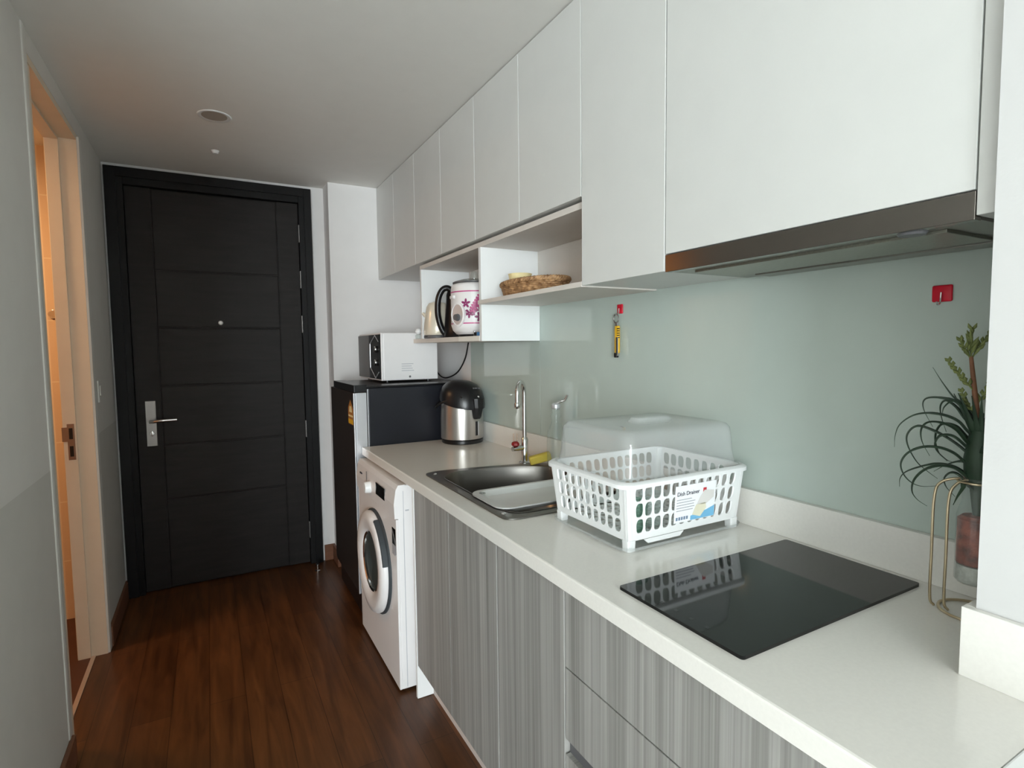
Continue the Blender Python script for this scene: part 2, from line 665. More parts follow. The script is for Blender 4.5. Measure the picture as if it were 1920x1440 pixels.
struct(obj('wall_right', b, M['wall']), 'white wall behind the kitchen units', 'wall')
b = B(0.935, 1.25, -0.45, 0.348, 0, CEIL)
struct(obj('wall_column', b, M['column']), 'bright white wall column at the right end of the worktop', 'wall')
# living room behind the camera
b = bm_new()
box(b, -4.6, -4.5, -6.5, 0.87, 0, CEIL)
struct(obj('wall_living', b, M['wall']), 'white wall of the living room', 'wall')
b = B(-4.5, -0.55, 0.75, 0.87, 0, CEIL)
struct(obj('wall_partition', b, M['wall']), 'white partition between living room and bathroom', 'wall')
b = bm_new()
box(b, -4.6, -4.0, -6.55, -6.45, 0, CEIL)
box(b, -1.6, 1.5, -6.55, -6.45, 0, CEIL)
box(b, -4.0, -1.6, -6.55, -6.45, 0, 0.2)
box(b, -4.0, -1.6, -6.55, -6.45, 2.28, CEIL)
struct(obj('wall_rear', b, M['wall']), 'white window wall behind the camera', 'wall')
b = bm_new()
for x0, x1, z0, z1 in ((-4.0, -3.96, 0.2, 2.28), (-1.64, -1.6, 0.2, 2.28), (-3.96, -1.64, 0.2, 0.24), (-3.96, -1.64, 2.24, 2.28)):
    box(b, x0, x1, -6.52, -6.47, z0, z1)
struct(obj('window_1', b, M['white']), 'white framed window of the living room', 'window')
# bathroom shell
b = bm_new()
box(b, -2.0, -0.552, 3.45, 3.60, 0, CEIL)
struct(obj('wall_bathroom', b, M['tile']), 'cream tiled bathroom wall seen through the doorway', 'wall')
b = bm_new()
box(b, -2.0, -1.9, 1.6, 3.45, 0, CEIL)
box(b, -1.9, -0.552, 1.6, 1.7, 0, CEIL)
struct(obj('wall_bathroom_side', b, M['tile']), 'cream bathroom wall beside the doorway', 'wall')
# corner bead of the near wall end
b = bm_new()
box(b, XL - 0.012, XL + 0.004, YJ0 - 0.020, YJ0 + 0.020, 0.092, CEIL - 0.001, 0.003)
struct(obj('trim_1', b, M['bead'], smooth=40), 'pale corner bead on the end of the left wall', 'trim')
# baseboards
b = bm_new()
box(b, XL, XL + 0.014, 0.75, YJ0, 0, 0.092, 0.003)
box(b, -0.55, XL + 0.014, YJ0, YJ0 + 0.012, 0, 0.092, 0.003)
struct(obj('baseboard_left', b, M['skirt']), 'brown baseboard of the near left wall', 'baseboard')
b = bm_new()
box(b, XL, XL + 0.014, 3.02, YE, 0, 0.095, 0.003)
struct(obj('baseboard_left.001', b, M['skirt']), 'brown baseboard between bathroom doorway and entrance door', 'baseboard')
b = bm_new()
box(b, 0.60, 0.664, YE - 0.014, YE, 0, 0.1, 0.003)
box(b, 0.650, 0.664, YP, YE - 0.014, 0, 0.1, 0.003)
box(b, 0.650, 0.80, YP - 0.014, YP, 0, 0.1, 0.003)
struct(obj('baseboard_end', b, M['skirt']), 'brown baseboard around the pillar beside the entrance door', 'baseboard')
# threshold strip of the bathroom doorway
b = B(-0.507, -0.490, YJ0 + 0.01, YJ1, 0, 0.004, 0.001)
struct(obj('trim_2', b, M['thresh']), 'pale metal threshold strip of the bathroom doorway', 'trim')
# bathroom doorway lining
d2 = thing('door_2', 'cream lining of the open bathroom doorway with strike plate', 'doorway', (-0.5, 2.6, 0))
d2['kind'] = 'structure'
b = bm_new()
box(b, -0.555, -0.4465, YJ1, YJ1 + 0.04, 0, 2.2355)
obj('jamb', b, M['jamb'], d2)
obj('door_stop', B(-0.553, -0.506, YJ1 - 0.010, YJ1 + 0.001, 0, 2.235, 0.002), M['jamb'], d2)
b = bm_new()
box(b, -0.555, -0.4465, YJ0, YJ1 + 0.04, 2.236, 2.26)
box(b, -0.553, -0.506, YJ0, YJ1 - 0.010, 2.225, 2.237)
obj('head_jamb', b, M['jamb'], d2)
b = bm_new()
box(b, XL - 0.004, XL + 0.008, YJ1 + 0.004, YJ1 + 0.055, 0, 2.25, 0.002)
obj('casing', b, M['bead'], d2)
obj('casing', B(-0.54, XL - 0.003, YJ0 + 0.0205, YJ0 + 0.075, 0.0, 2.2355, 0.002), M['jamb'], d2)
sp = obj('strike_plate', B(-0.538, -0.513, YJ1 - 0.0115, YJ1 - 0.010, 0.885, 1.04, 0.0005), M['bronze'], d2, label='brownish metal strike plate')
b = bm_new()
box(b, -0.532, -0.519, YJ1 - 0.0125, YJ1 - 0.0114, 0.975, 1.022)
box(b, -0.532, -0.519, YJ1 - 0.0125, YJ1 - 0.0114, 0.900, 0.945)
obj('bolt_hole', b, M['black'], sp)
obj('lip', B(-0.556, -0.537, YJ1 - 0.0118, YJ1 - 0.0103, 0.965, 1.026), M['bronze'], sp)

# entrance door
d1 = thing('door_1', 'dark charcoal panelled entrance door in a black frame', 'door', (0.08, YE, 0))
d1['kind'] = 'structure'
b = bm_new()
for x0, x1, z0, z1 in ((-0.435, -0.356, 0, 2.311), (0.515, 0.586, 0, 2.311), (-0.356, 0.515, 2.225, 2.311)):
    box(b, x0, x1, YE - 0.022, YE + 0.1, z0, z1, 0.002)
for x0, x1, z0, z1 in ((-0.435, -0.385, 0, 2.311), (0.545, 0.586, 0, 2.311), (-0.385, 0.545, 2.262, 2.311)):
    box(b, x0, x1, YE - 0.032, YE - 0.02, z0, z1, 0.002)
box(b, -0.43, 0.58, YE + 0.1, YE + 0.115, 0.0, 2.308)
obj('door_frame', b, M['doorframe'], d1)
YL = YE + 0.004
b = bm_new()
g = 0.003
zs = [0.012, 0.20, 0.513, 0.82, 1.151, 1.474, 1.787, 2.10]
box(b, -0.354, -0.235 - g, YL, YL + 0.04, 0.006, 2.223, 0.0015)
box(b, 0.391 + g, 0.513, YL, YL + 0.04, 0.006, 2.223, 0.0015)
lv = [0.006, 0.513, 0.82, 1.151, 1.474, 1.787, 2.223]
for z0, z1 in zip(lv, lv[1:]):
    box(b, -0.235 + g * 0.3, 0.391 - g * 0.3, YL + 0.001, YL + 0.04, z0 + g, z1 - g, 0.004, 3)
box(b, -0.352, 0.511, YL + 0.006, YL + 0.036, 0.007, 2.222)
leaf = obj('door_leaf', b, M['door'], d1)
lp = obj('lock_plate', B(-0.313, -0.263, YL - 0.007, YL + 0.001, 0.822, 1.073, 0.002), M['steel'], d1, label='satin steel lock plate')
b = bm_new()
tube(b, [(-0.288, YL - 0.006, 0.962), (-0.288, YL - 0.052, 0.962)], 0.009, 14)
pth = smooth_path([(-0.292, YL - 0.05, 0.962), (-0.27, YL - 0.054, 0.963), (-0.22, YL - 0.055, 0.966), (-0.165, YL - 0.05, 0.966)], 5)
tube(b, pth, 0.0095, 12)
obj('lever_handle', b, M['chrome'], lp, smooth=50)
b = lathe(bm_new(), [(0, -0.006), (0.010, -0.006), (0.012, 0)], (-0.286, YL - 0.007, 0.893), 20, 'y')
box(b, -0.2905, -0.2815, YL - 0.018, YL - 0.01, 0.878, 0.908, 0.002)
obj('thumb_turn', b, M['chrome'], lp, smooth=40)
b = lathe(bm_new(), [(0, -0.007), (0.009, -0.007), (0.012, -0.003), (0.013, 0.002)], (0.073, YL, 1.503), 24, 'y')
obj('peephole', b, M['ptop'], d1, smooth=40, label='bright round peephole')
for zc in (2.043, 1.768, 1.499, 0.856, 0.22):
    obj('hinge', B(0.511, 0.5165, YL - 0.024, YL + 0.0, zc - 0.052, zc + 0.052, 0.001), M['steel'], d1)

# ------------------------------------------------------------------ small fittings of the room
t = thing('ceiling_downlight', 'round recessed downlight in the hallway ceiling', 'light', (0.067, 2.70, CEIL))
obj('ring', lathe(bm_new(), [(0.047, 0), (0.062, -0.004), (0.066, -0.001), (0.066, 0.001)], (0.067, 2.70, CEIL), 40, cap=False), M['white'], t, smooth=60)
obj('diffuser', lathe(bm_new(), [(0, -0.0012), (0.049, -0.0012), (0.049, 0.0005)], (0.067, 2.70, CEIL), 40), M['greypl'] if False else mat('frosted_lens', srgb(176, 168, 158), 0.5, var=0.03), t, smooth=40)
t = tag(obj('sprinkler_head', lathe(bm_new(), [(0, -0.014), (0.012, -0.014), (0.016, -0.006), (0.02, 0.0005)], (0.075, 3.16, CEIL), 20), M['white'], smooth=40),
        'small white nub on the ceiling near the entrance door', 'sprinkler')
t = thing('light_switch', 'white light switch plate on left wall beside the entrance door', 'switch', (XL + 0.004, 3.13, 1.10))
obj('plate', B(XL, XL + 0.006, 3.095, 3.165, 1.115, 1.215, 0.002), M['wall_left'], t)
obj('rocker', B(XL + 0.005, XL + 0.010, 3.115, 3.145, 1.145, 1.19, 0.002), M['wall_left'], t)
t = tag(obj('door_stopper', lathe(bm_new(), [(0.016, 0), (0.016, 0.006), (0.009, 0.01), (0.009, 0.032), (0.011, 0.034), (0.011, 0.044), (0, 0.046)], (0.53, 3.44, 0.0), 20), M['chrome'], smooth=40),
        'small chrome door stopper on the floor by the entrance door', 'door stopper')
t = tag(obj('robe_hook', lathe(bm_new(), [(0, -0.05), (0.016, -0.05), (0.02, -0.04), (0.012, -0.028), (0.01, -0.01), (0.024, -0.004), (0.024, 0)], (-0.645, 3.449, 1.528), 20, 'y'), M['chrome'], smooth=50),
        'chrome knob on the orange-lit bathroom wall', 'hook')

# ------------------------------------------------------------------ back glass
t = tag(obj('glass_backsplash', B(XW, 1.2495, 0.352, 2.0105, 0.96, 1.56), M['glassback']), 'long pale green glass backsplash behind drainer and hob', 'backsplash', 'back glass panels')
t = tag(obj('glass_backsplash', B(XW, 1.2495, 2.0125, 2.72, 0.96, 1.371), M['glassback']), 'shorter pale green glass backsplash panel behind the steel hot-water pot', 'backsplash', 'back glass panels')

# ------------------------------------------------------------------ worktop with sink opening
wt = thing('worktop', 'long cream quartz worktop with upstand', 'worktop', (0.94, 1.4, 0.834))
sink_out = round_poly([(0.694, 1.30), (0.694, 1.958), (0.765, 1.972), (0.95, 1.946), (1.185, 1.893), (1.195, 1.30)], [0.045, 0.03, 0.03, 0.1, 0.05, 0.05], 6)
bowl = round_poly([(0.728, 1.335), (0.728, 1.86), (0.80, 1.918), (0.93, 1.906), (1.06, 1.868), (1.155, 1.80), (1.16, 1.335)], [0.07, 0.05, 0.05, 0.08, 0.06, 0.06, 0.07], 6)
hole = [(x + (0.94 - x) * 0.03, y + (1.62 - y) * 0.03) for x, y in sink_out]
outer = [(XF, 0.253), (0.9345, 0.253), (0.9345, 0.3485), (1.2495, 0.3485), (1.2495, 2.664), (XF, 2.664)]
b = plate_hole(bm_new(), outer, hole, 0.8345, ZC)
es = [e for e in b.edges if all(abs(v.co.x - XF) < 1e-5 for v in e.verts) and abs(e.verts[0].co.z - ZC) < 1e-5 and abs(e.verts[1].co.z - ZC) < 1e-5]
bmesh.ops.bevel(b, geom=es, offset=0.004, segments=2, profile=0.5, affect='EDGES')
obj('slab', b, M['quartz'], wt)
b = bm_new()
box(b, 1.2265, 1.2435, 0.362, 2.664, ZC, 0.966, 0.0012)
obj('upstand', b, M['quartz'], wt)
b = bm_new()
box(b, 0.923, 0.9345, 0.253, 0.361, ZC, 0.971, 0.001)
box(b, 0.9345, 1.2265, 0.3485, 0.361, ZC, 0.971, 0.001)
obj('column_upstand', b, M['quartz'], wt)

# ------------------------------------------------------------------ base units
ZB = 0.137
ZT = 0.832


def door_panel(y0, y1, z0, z1, x=XD, th=0.018):
    return B(x, x + th, y0 + 0.0015, y1 - 0.0015, z0, z1, 0.0008, 1)


def base_unit(name, label, cat, y0, y1, ctop=ZT):
    t = thing(name, label, cat, (0.95, (y0 + y1) / 2, 0), 'base cabinets under the worktop')
    b = bm_new()
    box(b, XD + 0.0185, 1.22, y0 + 0.001, y0 + 0.017, ZB - 0.02, ctop)
    box(b, XD + 0.0185, 1.22, y1 - 0.017, y1 - 0.001, ZB - 0.02, ctop)
    box(b, XD + 0.0185, 1.22, y0 + 0.017, y1 - 0.017, ZB - 0.02, ZB - 0.002)
    box(b, 1.2, 1.22, y0 + 0.017, y1 - 0.017, ZB, ctop)
    obj('carcass', b, M['cabin'], t)
    obj('kickboard', B(0.715, 0.731, y0, y1, 0.0, ZB - 0.021), M['kick'], t)
    return t


t = base_unit('sink_cabinet', 'grey striped two-door base cabinet under the sink', 'cabinet', 1.283, 1.962, 0.69)
obj('door', door_panel(1.621, 1.957, ZB, ZT - 0.012), M['lam'], t)
obj('door', door_panel(1.284, 1.621, ZB, ZT - 0.012), M['lam'], t)
b = B(XD - 0.001, 1.22, 1.9625, 1.9775, 0.002, ZT)
obj('end_panel', b, M['white'], t, label='white end panel beside the washing machine')
t = base_unit('base_cabinet', 'grey striped single-door base cabinet between sink cabinet and drawers', 'cabinet', 0.962, 1.2825)
obj('door', door_panel(0.963, 1.282, ZB, ZT - 0.012), M['lam'], t)
t = base_unit('drawer_cabinet', 'grey striped base cabinet with wide drawers under the hob', 'cabinet', 0.255, 0.9615)
obj('drawer', door_panel(0.37, 0.9615, 0.652, ZT - 0.012), M['lam'], t)
obj('drawer', door_panel(0.37, 0.9615, 0.488, 0.649), M['lam'], t)
obj('drawer', door_panel(0.37, 0.9615, ZB, 0.452), M['lam'], t)
obj('grip_rail', B(XD + 0.012, XD + 0.03, 0.37, 0.960, 0.446, 0.492), M['greypl'], t)
obj('filler_panel', door_panel(0.256, 0.369, ZB, ZT - 0.012), M['lam'], t)

# unidentified white surface at the near worktop end, given a table shape
t = thing('white_end_surface', 'white glossy surface at the near end of the worktop, bottom right', 'table', (0.78, 0.0, 0))
obj('tabletop', B(0.60, 0.9225, -0.35, 0.2525, 0.845, 0.8715, 0.003), M['ptop'], t)
for lx in (0.62, 0.90):
    for ly in (-0.33, 0.21):
        obj('leg', B(lx - 0.015, lx + 0.015, ly - 0.015, ly + 0.015, 0, 0.846), M['ptop'], t)

# ------------------------------------------------------------------ wall units


def wall_unit(label, y0, y1, z0, doors):
    t = thing('wall_cabinet', label, 'cabinet', (1.1, (y0 + y1) / 2, z0), 'white wall cabinets along the ceiling')
    b = bm_new()
    zt = CEIL - 0.002
    x0 = XU + 0.0185
    box(b, x0, 1.243, y0 + 0.0005, y0 + 0.0165, z0, zt)
    box(b, x0, 1.243, y1 - 0.0165, y1 - 0.0005, z0, zt)
    box(b, x0, 1.243, y0 + 0.0165, y1 - 0.0165, z0, z0 + 0.016)
    box(b, x0, 1.243, y0 + 0.0165, y1 - 0.0165, zt - 0.016, zt)
    box(b, 1.235, 1.243, y0 + 0.0165, y1 - 0.0165, z0 + 0.016, zt - 0.016)
    obj('carcass', b, M['cab'], t)
    for a, c in doors:
        obj('door', B(XU, XU + 0.018, a + 0.0015, c - 0.0015, z0 - 0.001, zt - 0.002, 0.0008, 1), M['cab'], t)
    return t


ZDB = 1.774
wall_unit('white two-door wall cabinet at the far end, beside the pillar', 2.744, 3.446, ZDB, ((2.744, 3.10), (3.10, 3.446)))
wall_unit('white two-door wall cabinet above the rice cooker', 2.0225, 2.7435, ZDB, ((2.0225, 2.384), (2.384, 2.7435)))
wall_unit('white two-door wall cabinet above the wicker basket', 1.3105, 2.022, ZDB, ((1.3105, 1.667), (1.667, 2.022)))
t = wall_unit('tall narrow white wall cabinet between open shelf and hood', 0.9795, 1.310, 1.521, ((0.9795, 1.310),))
t = wall_unit('wide white wall cabinet above the range hood', 0.3765, 0.979, 1.5605, ((0.3765, 0.979),))
obj('filler_panel', B(XU, XU + 0.29, 0.3495, 0.3755, 1.523, CEIL - 0.004, 0.0008, 1), M['cab'], t)

# range hood
t = thing('range_hood', 'slim dark stainless range hood under the wide wall cabinet', 'hood', (1.08, 0.68, 1.517))
obj('front_strip', B(XU + 0.001, XU + 0.02, 0.377, 0.9785, 1.5175, 1.5575, 0.001), M['hoodsteel'], t)
b = bm_new()
box(b, XU + 0.02, 1.243, 0.377, 0.9785, 1.519, 1.5565)
obj('body', b, M['hoodunder'], t)
b = bm_new()
box(b, 1.0, 1.155, 0.43, 0.93, 1.5135, 1.5195, 0.001)
obj('grease_filter', b, M['filter'], t)
b = bm_new()
box(b, 1.17, 1.225, 0.42, 0.90, 1.512, 1.5195, 0.002)
obj('rear_grille', b, M['hoodunder'], t)
b = lathe(bm_new(), [(0, -0.005), (0.018, -0.005), (0.022, 0)], (0.975 + 0.008, 0.47, 1.519), 20)
obj('lamp', b, M['greypl'], t, smooth=40)

# ------------------------------------------------------------------ open shelf unit
t = thing('open_shelf', 'white open shelf unit below the wall cabinets with two bays', 'shelf', (1.1, 2.0, 1.372))
XS = XU + 0.016
obj('top_board', B(XS, 1.243, 1.311, 2.728, 1.7445, 1.7635), M['edge'], t)
obj('upper_shelf', B(XU, 1.243, 1.311, 2.0095, 1.517, 1.532), M['edge'], t)
obj('divider', B(XS, 1.243, 2.010, 2.030, 1.371, 1.7445), M['white'], t)
obj('lower_shelf', B(XS, 1.243, 2.0305, 2.985, 1.372, 1.393), M['edge'], t)
obj('side_panel', B(XS, 1.243, 2.710, 2.728, 1.3935, 1.744), M['white'], t)
b = bm_new()
box(b, 1.236, 1.2435, 1.312, 2.0095, 1.533, 1.744)
box(b, 1.236, 1.2435, 2.031, 2.7095, 1.3935, 1.744)
obj('back_panel', b, M['edge'], t)
obj('edge_strip', B(XS - 0.0012, XS, 2.031, 2.243, 1.372, 1.393), M['whiteedge'], t, label='white part of the lower shelf front')  # this stretch of the shelf front is coloured white

# ------------------------------------------------------------------ refrigerator
t = thing('refrigerator', 'black single-door refrigerator beside the end of the worktop', 'refrigerator', (0.88, 2.95, 0))
obj('body', B(0.672, 1.19, 2.676, 3.228, 0.06, 1.155, 0.006), M['fridge'], t)
obj('top_panel', B(0.668, 1.19, 2.674, 3.23, 1.1555, 1.164, 0.003), M['black'], t)
dr = obj('door', B(0.604, 0.667, 2.679, 3.231, 0.142, 1.134, 0.004), M['fridgedoor'], t)
b = bm_new()
box(b, 0.612, 0.665, 2.674, 2.680, 0.143, 1.133, 0.002)
box(b, 0.602, 0.611, 2.674, 2.682, 0.143, 1.133, 0.002)
obj('edge_trim', b, M['silver'], dr, label='silver trim on the door edge')
obj('top_cap', B(0.606, 0.669, 2.676, 3.16, 1.135, 1.171, 0.003), M['black'], t)
obj('body_seam', B(0.668, 0.673, 2.674, 2.677, 0.14, 1.15), M['silver'], t)
obj('plinth', B(0.625, 1.15, 2.70, 3.21, 0.02, 0.138), M['black'], t)
for fx in (0.66, 1.12):
    for fy in (2.73, 3.18):
        obj('foot', lathe(bm_new(), [(0.018, 0), (0.018, 0.021)], (fx, fy, 0), 16), M['black'], t, smooth=40)
# energy sticker on the door: arched top, orange with a yellow foot
def on_door(y, z, d=0.0008):
    return (0.604 - d, y, z)
def door_poly(pts, d0, d1):
    b = bm_new()
    a = [b.verts.new((0.604 - d0, y, z)) for y, z in pts]
    c = [b.verts.new((0.604 - d1, y, z)) for y, z in pts]
    n = len(pts)
    b.faces.new(a); b.faces.new(c)
    for i in range(n):
        b.faces.new((a[i], a[(i + 1) % n], c[(i + 1) % n], c[i]))
    bmesh.ops.recalc_face_normals(b, faces=b.faces[:])
    return b
st = obj('energy_sticker', door_poly([(2.70, 0.975), (2.80, 0.975), (2.80, 1.055), (2.75, 1.095), (2.70, 1.055)], -0.0002, 0.0008), mat('sticker_tan', srgb(176, 120, 60), 0.5), dr)
obj('sticker_band', door_poly([(2.702, 0.978), (2.798, 0.978), (2.798, 1.00), (2.702, 1.00)], 0.0006, 0.0013), M['yellow'], st)
obj('sticker_arch', door_poly([(2.72, 1.035), (2.78, 1.035), (2.765, 1.065), (2.735, 1.065)], 0.0006, 0.0013), M['cream'], st)
obj('sticker_stripe', door_poly([(2.705, 1.012), (2.795, 1.012), (2.795, 1.021), (2.705, 1.021)], 0.0006, 0.0013), M['cream'], st)

# ------------------------------------------------------------------ microwave on the fridge
mw = thing('microwave', 'white microwave with dark front standing on the black fridge', 'microwave', (0.95, 3.06, 1.164))
X0, X1, Y0, Y1, Z0, Z1 = 0.795, 1.104, 2.852, 3.31, 1.176, 1.427
obj('body', B(X0 + 0.008, X1, Y0, Y1, Z0, Z1, 0.004), M['whitegloss'], mw)
obj('front_frame', B(X0 - 0.004, X0 + 0.008, Y0 + 0.001, Y1, Z0, Z1, 0.002), M['whitegloss'], mw)
obj('door', B(X0 - 0.012, X0 - 0.004, Y0 + 0.212, Y1 - 0.006, Z0 + 0.008, Z1 - 0.008, 0.002), M['greypl'], mw)
cp = obj('control_panel', B(X0 - 0.012, X0 - 0.004, Y0 + 0.004, Y0 + 0.211, Z0 + 0.008, Z1 - 0.008, 0.002), M['panelblack'], mw)
xm = X0 - 0.0135
b = tube(bm_new(), [(xm, Y0 + 0.015, Z1 - 0.045), (xm, Y0 + 0.08, Z1 - 0.012), (xm, Y0 + 0.18, Z1 - 0.055), (xm, Y0 + 0.18, Z0 + 0.065), (xm, Y0 + 0.08, Z0 + 0.012), (xm, Y0 + 0.015, Z0 + 0.045)], 0.0024, 8)
obj('chrome_outline', b, M['silver'], cp)
for zc in (Z0 + 0.165, Z0 + 0.095):
    b = lathe(bm_new(), [(0, -0.014), (0.014, -0.014), (0.016, -0.011), (0.017, 0)], (X0 - 0.012, Y0 + 0.055, zc), 24, 'x')
    k = obj('knob', b, M['black'], cp, smooth=40)
    obj('knob', lathe(bm_new(), [(0.0145, -0.0145), (0.0168, -0.011), (0.0172, -0.009), (0.0172, -0.006)], (X0 - 0.012, Y0 + 0.055, zc), 24, 'x', cap=False), M['chrome'], cp, smooth=40).name = 'knob_rim'
for fx in (X0 + 0.04, X1 - 0.04):
    for fy in (Y0 + 0.05, Y1 - 0.05):
        obj('foot', lathe(bm_new(), [(0.012, 0), (0.012, 0.0125)], (fx, fy, 1.164), 14), M['black'], mw, smooth=40)
obj('screw', lathe(bm_new(), [(0, -0.002), (0.005, -0.002), (0.006, 0)], (0.945, Y0, Z0 + 0.018), 14, 'y'), M['greypl'], mw)
b = bm_new()
for k, (a, c) in enumerate(((0.90, 0.965), (0.90, 0.955), (0.90, 0.96), (0.90, 0.968))):
    box(b, a, c, Y0 - 0.0006, Y0 + 0.0002, Z0 + 0.085 - k * 0.012, Z0 + 0.088 - k * 0.012)
obj('warning_print', b, M['greyink'], mw)

# power cord of the microwave
pth = smooth_path([(1.20, 2.652, 1.3705), (1.20, 2.70, 1.285), (1.20, 2.80, 1.212), (1.195, 2.93, 1.176), (1.19, 3.02, 1.178), (1.175, 3.07, 1.215), (1.15, 3.09, 1.255), (1.125, 3.07, 1.285), (1.1055, 3.06, 1.295)], 8)
t = tag(obj('power_cord', tube(bm_new(), pth, 0.004, 8), M['cord'], smooth=60), 'black power cord looping down behind the microwave', 'cord')

# ------------------------------------------------------------------ hot water pot
cx, cy = 1.112, 2.55
t = thing('hot_water_pot', 'steel hot-water pot with black lid on the worktop by the fridge', 'hot water pot', (cx, cy, ZC))
obj('base', lathe(bm_new(), [(0.100, 0), (0.104, 0.004), (0.104, 0.018), (0.100, 0.021)], (cx, cy, ZC), 48), M['black'], t, smooth=40)
obj('body', lathe(bm_new(), [(0.100, 0.021), (0.107, 0.024), (0.1075, 0.12), (0.104, 0.19), (0.100, 0.225)], (cx, cy, ZC), 64), M['potsteel'], t, smooth=40)
# lid: domed, lower rim sloping down toward the spout (local +d faces the room corner at the right)
dv = Vector((0.30, -0.954))      # spout side
b = bm_new()
rings = []
N = 48
prof = [(1.04, 0.0), (1.05, 0.012), (1.02, 0.04), (0.92, 0.072), (0.72, 0.096), (0.42, 0.110), (0.0, 0.114)]
for r, h in prof:
    ring = []
    for i in range(N):
        a = 2 * PI * i / N
        u = Vector((math.cos(a), math.sin(a)))
        s = u.dot(dv)
        f = max(0, 1 - h / 0.09)
        zz = ZC + 0.198 + h - f * 0.028 * s - (1 - f) * 0.012 * s * r
        rr = 0.106 * r * (1 + 0.12 * max(0, s) ** 3 * (1 if r > 0.6 else 0))
        ring.append((cx + u.x * rr, cy + u.y * rr, zz))
    rings.append(ring)
b = loft(b, rings, cap0=True)
bmesh.ops.remove_doubles(b, verts=b.verts[:], dist=1e-5)
lid = obj('lid', b, M['black'], t, smooth=50)
sx, sy = cx + dv.x * 0.108, cy + dv.y * 0.108
side = Vector((dv.y, -dv.x))
b = bm_new()
loops = []
for z, wdt, dep, o_ in ((ZC + 0.125, 0.017, 0.014, 0.0), (ZC + 0.135, 0.021, 0.02, 0.002), (ZC + 0.18, 0.026, 0.03, 0.006), (ZC + 0.225, 0.03, 0.03, 0.006)):
    loops.append([(sx + side.x * s * wdt + dv.x * q * dep, sy + side.y * s * wdt + dv.y * q * dep, z) for s, q in ((-1, -1), (1, -1), (1, 0.6), (0.6, 1), (-0.6, 1), (-1, 0.6))])
obj('spout', loft(b, loops, True, True), M['black'], lid)
b = bm_new()
for z0, z1, wd in ((ZC + 0.042, ZC + 0.112, 0.007),):
    gx, gy = cx + dv.x * 0.1078, cy + dv.y * 0.1078
    loops = [[(gx + side.x * s * wd + dv.x * q, gy + side.y * s * wd + dv.y * q, z) for s, q in ((-1, -0.004), (1, -0.004), (1, 0.001), (-1, 0.001))] for z in (z0, z1)]
    loft(b, loops, True, True)
obj('water_gauge', b, M['black'], t)
b = bm_new()
loops = [[(gx + side.x * s * 0.003 + side.x * -0.010 + dv.x * q, gy + side.y * s * 0.003 + side.y * -0.010 + dv.y * q, z) for s, q in ((-1, -0.004), (1, -0.004), (1, 0.001), (-1, 0.001))] for z in (ZC + 0.042, ZC + 0.112)]
obj('gauge_rim', loft(b, loops, True, True), M['silver'], t)
hv = Vector((-0.93, 0.37))
b = tube(bm_new(), smooth_path([(cx - hv.y * 0.108, cy + hv.x * 0.108, ZC + 0.235), (cx + hv.x * 0.1 - hv.y * 0.06, cy + hv.y * 0.1 + hv.x * 0.06, ZC + 0.205), (cx + hv.x * 0.132, cy + hv.y * 0.132, ZC + 0.175), (cx + hv.x * 0.1 + hv.y * 0.06, cy + hv.y * 0.1 - hv.x * 0.06, ZC + 0.205), (cx + hv.y * 0.108, cy - hv.x * 0.108, ZC + 0.235)], 8), 0.006, 8)
obj('carry_handle', b, M['black'], t, smooth=60)
b = lathe(bm_new(), [(0, -0.006), (0.006, -0.005), (0.008, 0)], (cx + hv.y * 0.109 + 0.0, cy - hv.x * 0.109 * 0 - 0.104, ZC + 0.232), 14, 'y')
obj('lid_pivot', b, M['chrome'], lid, smooth=50)
bx, by = cx + dv.x * 0.06, cy + dv.y * 0.06
b = bm_new()
for k in (-1, 0, 1):
    box(b, bx + 0.02 + k * 0.014 - 0.005, bx + 0.02 + k * 0.014 + 0.005, by - 0.04, by - 0.015, ZC + 0.2715, ZC + 0.2775, 0.001)
obj('button', b, M['greypl'], lid)

# ------------------------------------------------------------------ washing machine
wm = thing('washing_machine', 'white front-loading washing machine under the worktop', 'washing machine', (0.88, 2.33, 0))
WX = 0.612
obj('body', B(WX, 1.15, 2.03, 2.63, 0.012, 0.822, 0.004), M['whitegloss'], wm)
b = bm_new()
box(b, 0.603, WX + 0.001, 2.031, 2.629, 0.012, 0.69, 0.002)
obj('front_panel', b, M['whitegloss'], wm)
# control panel with a sloping top
b = bm_new()
pr = [(0.598, 0.694), (0.5955, 0.75), (0.604, 0.806), (0.614, 0.823), (0.64, 0.8235), (0.64, 0.694)]
loops = [[(x, y, z) for x, z in pr] for y in (2.029, 2.631)]
cpn = obj('control_panel', loft(b, loops, True, True), M['whitegloss'], wm)
b = lathe(bm_new(), [(0, -0.026), (0.021, -0.026), (0.024, -0.022), (0.026, 0)], (0.597, 2.385, 0.742), 28, 'x')
obj('dial', b, M['white'], cpn, smooth=40)
b = bm_new()
box(b, 0.5945, 0.5975, 2.155, 2.285, 0.735, 0.785, 0.001)
obj('display', b, M['blackgloss'], cpn)
obj('brand_print', B(0.5952, 0.5985, 2.525, 2.56, 0.7705, 0.777), M['ink'], cpn)
obj('drawer_seam', B(0.5957, 0.598, 2.44, 2.443, 0.705, 0.80), M['greypl'], cpn)
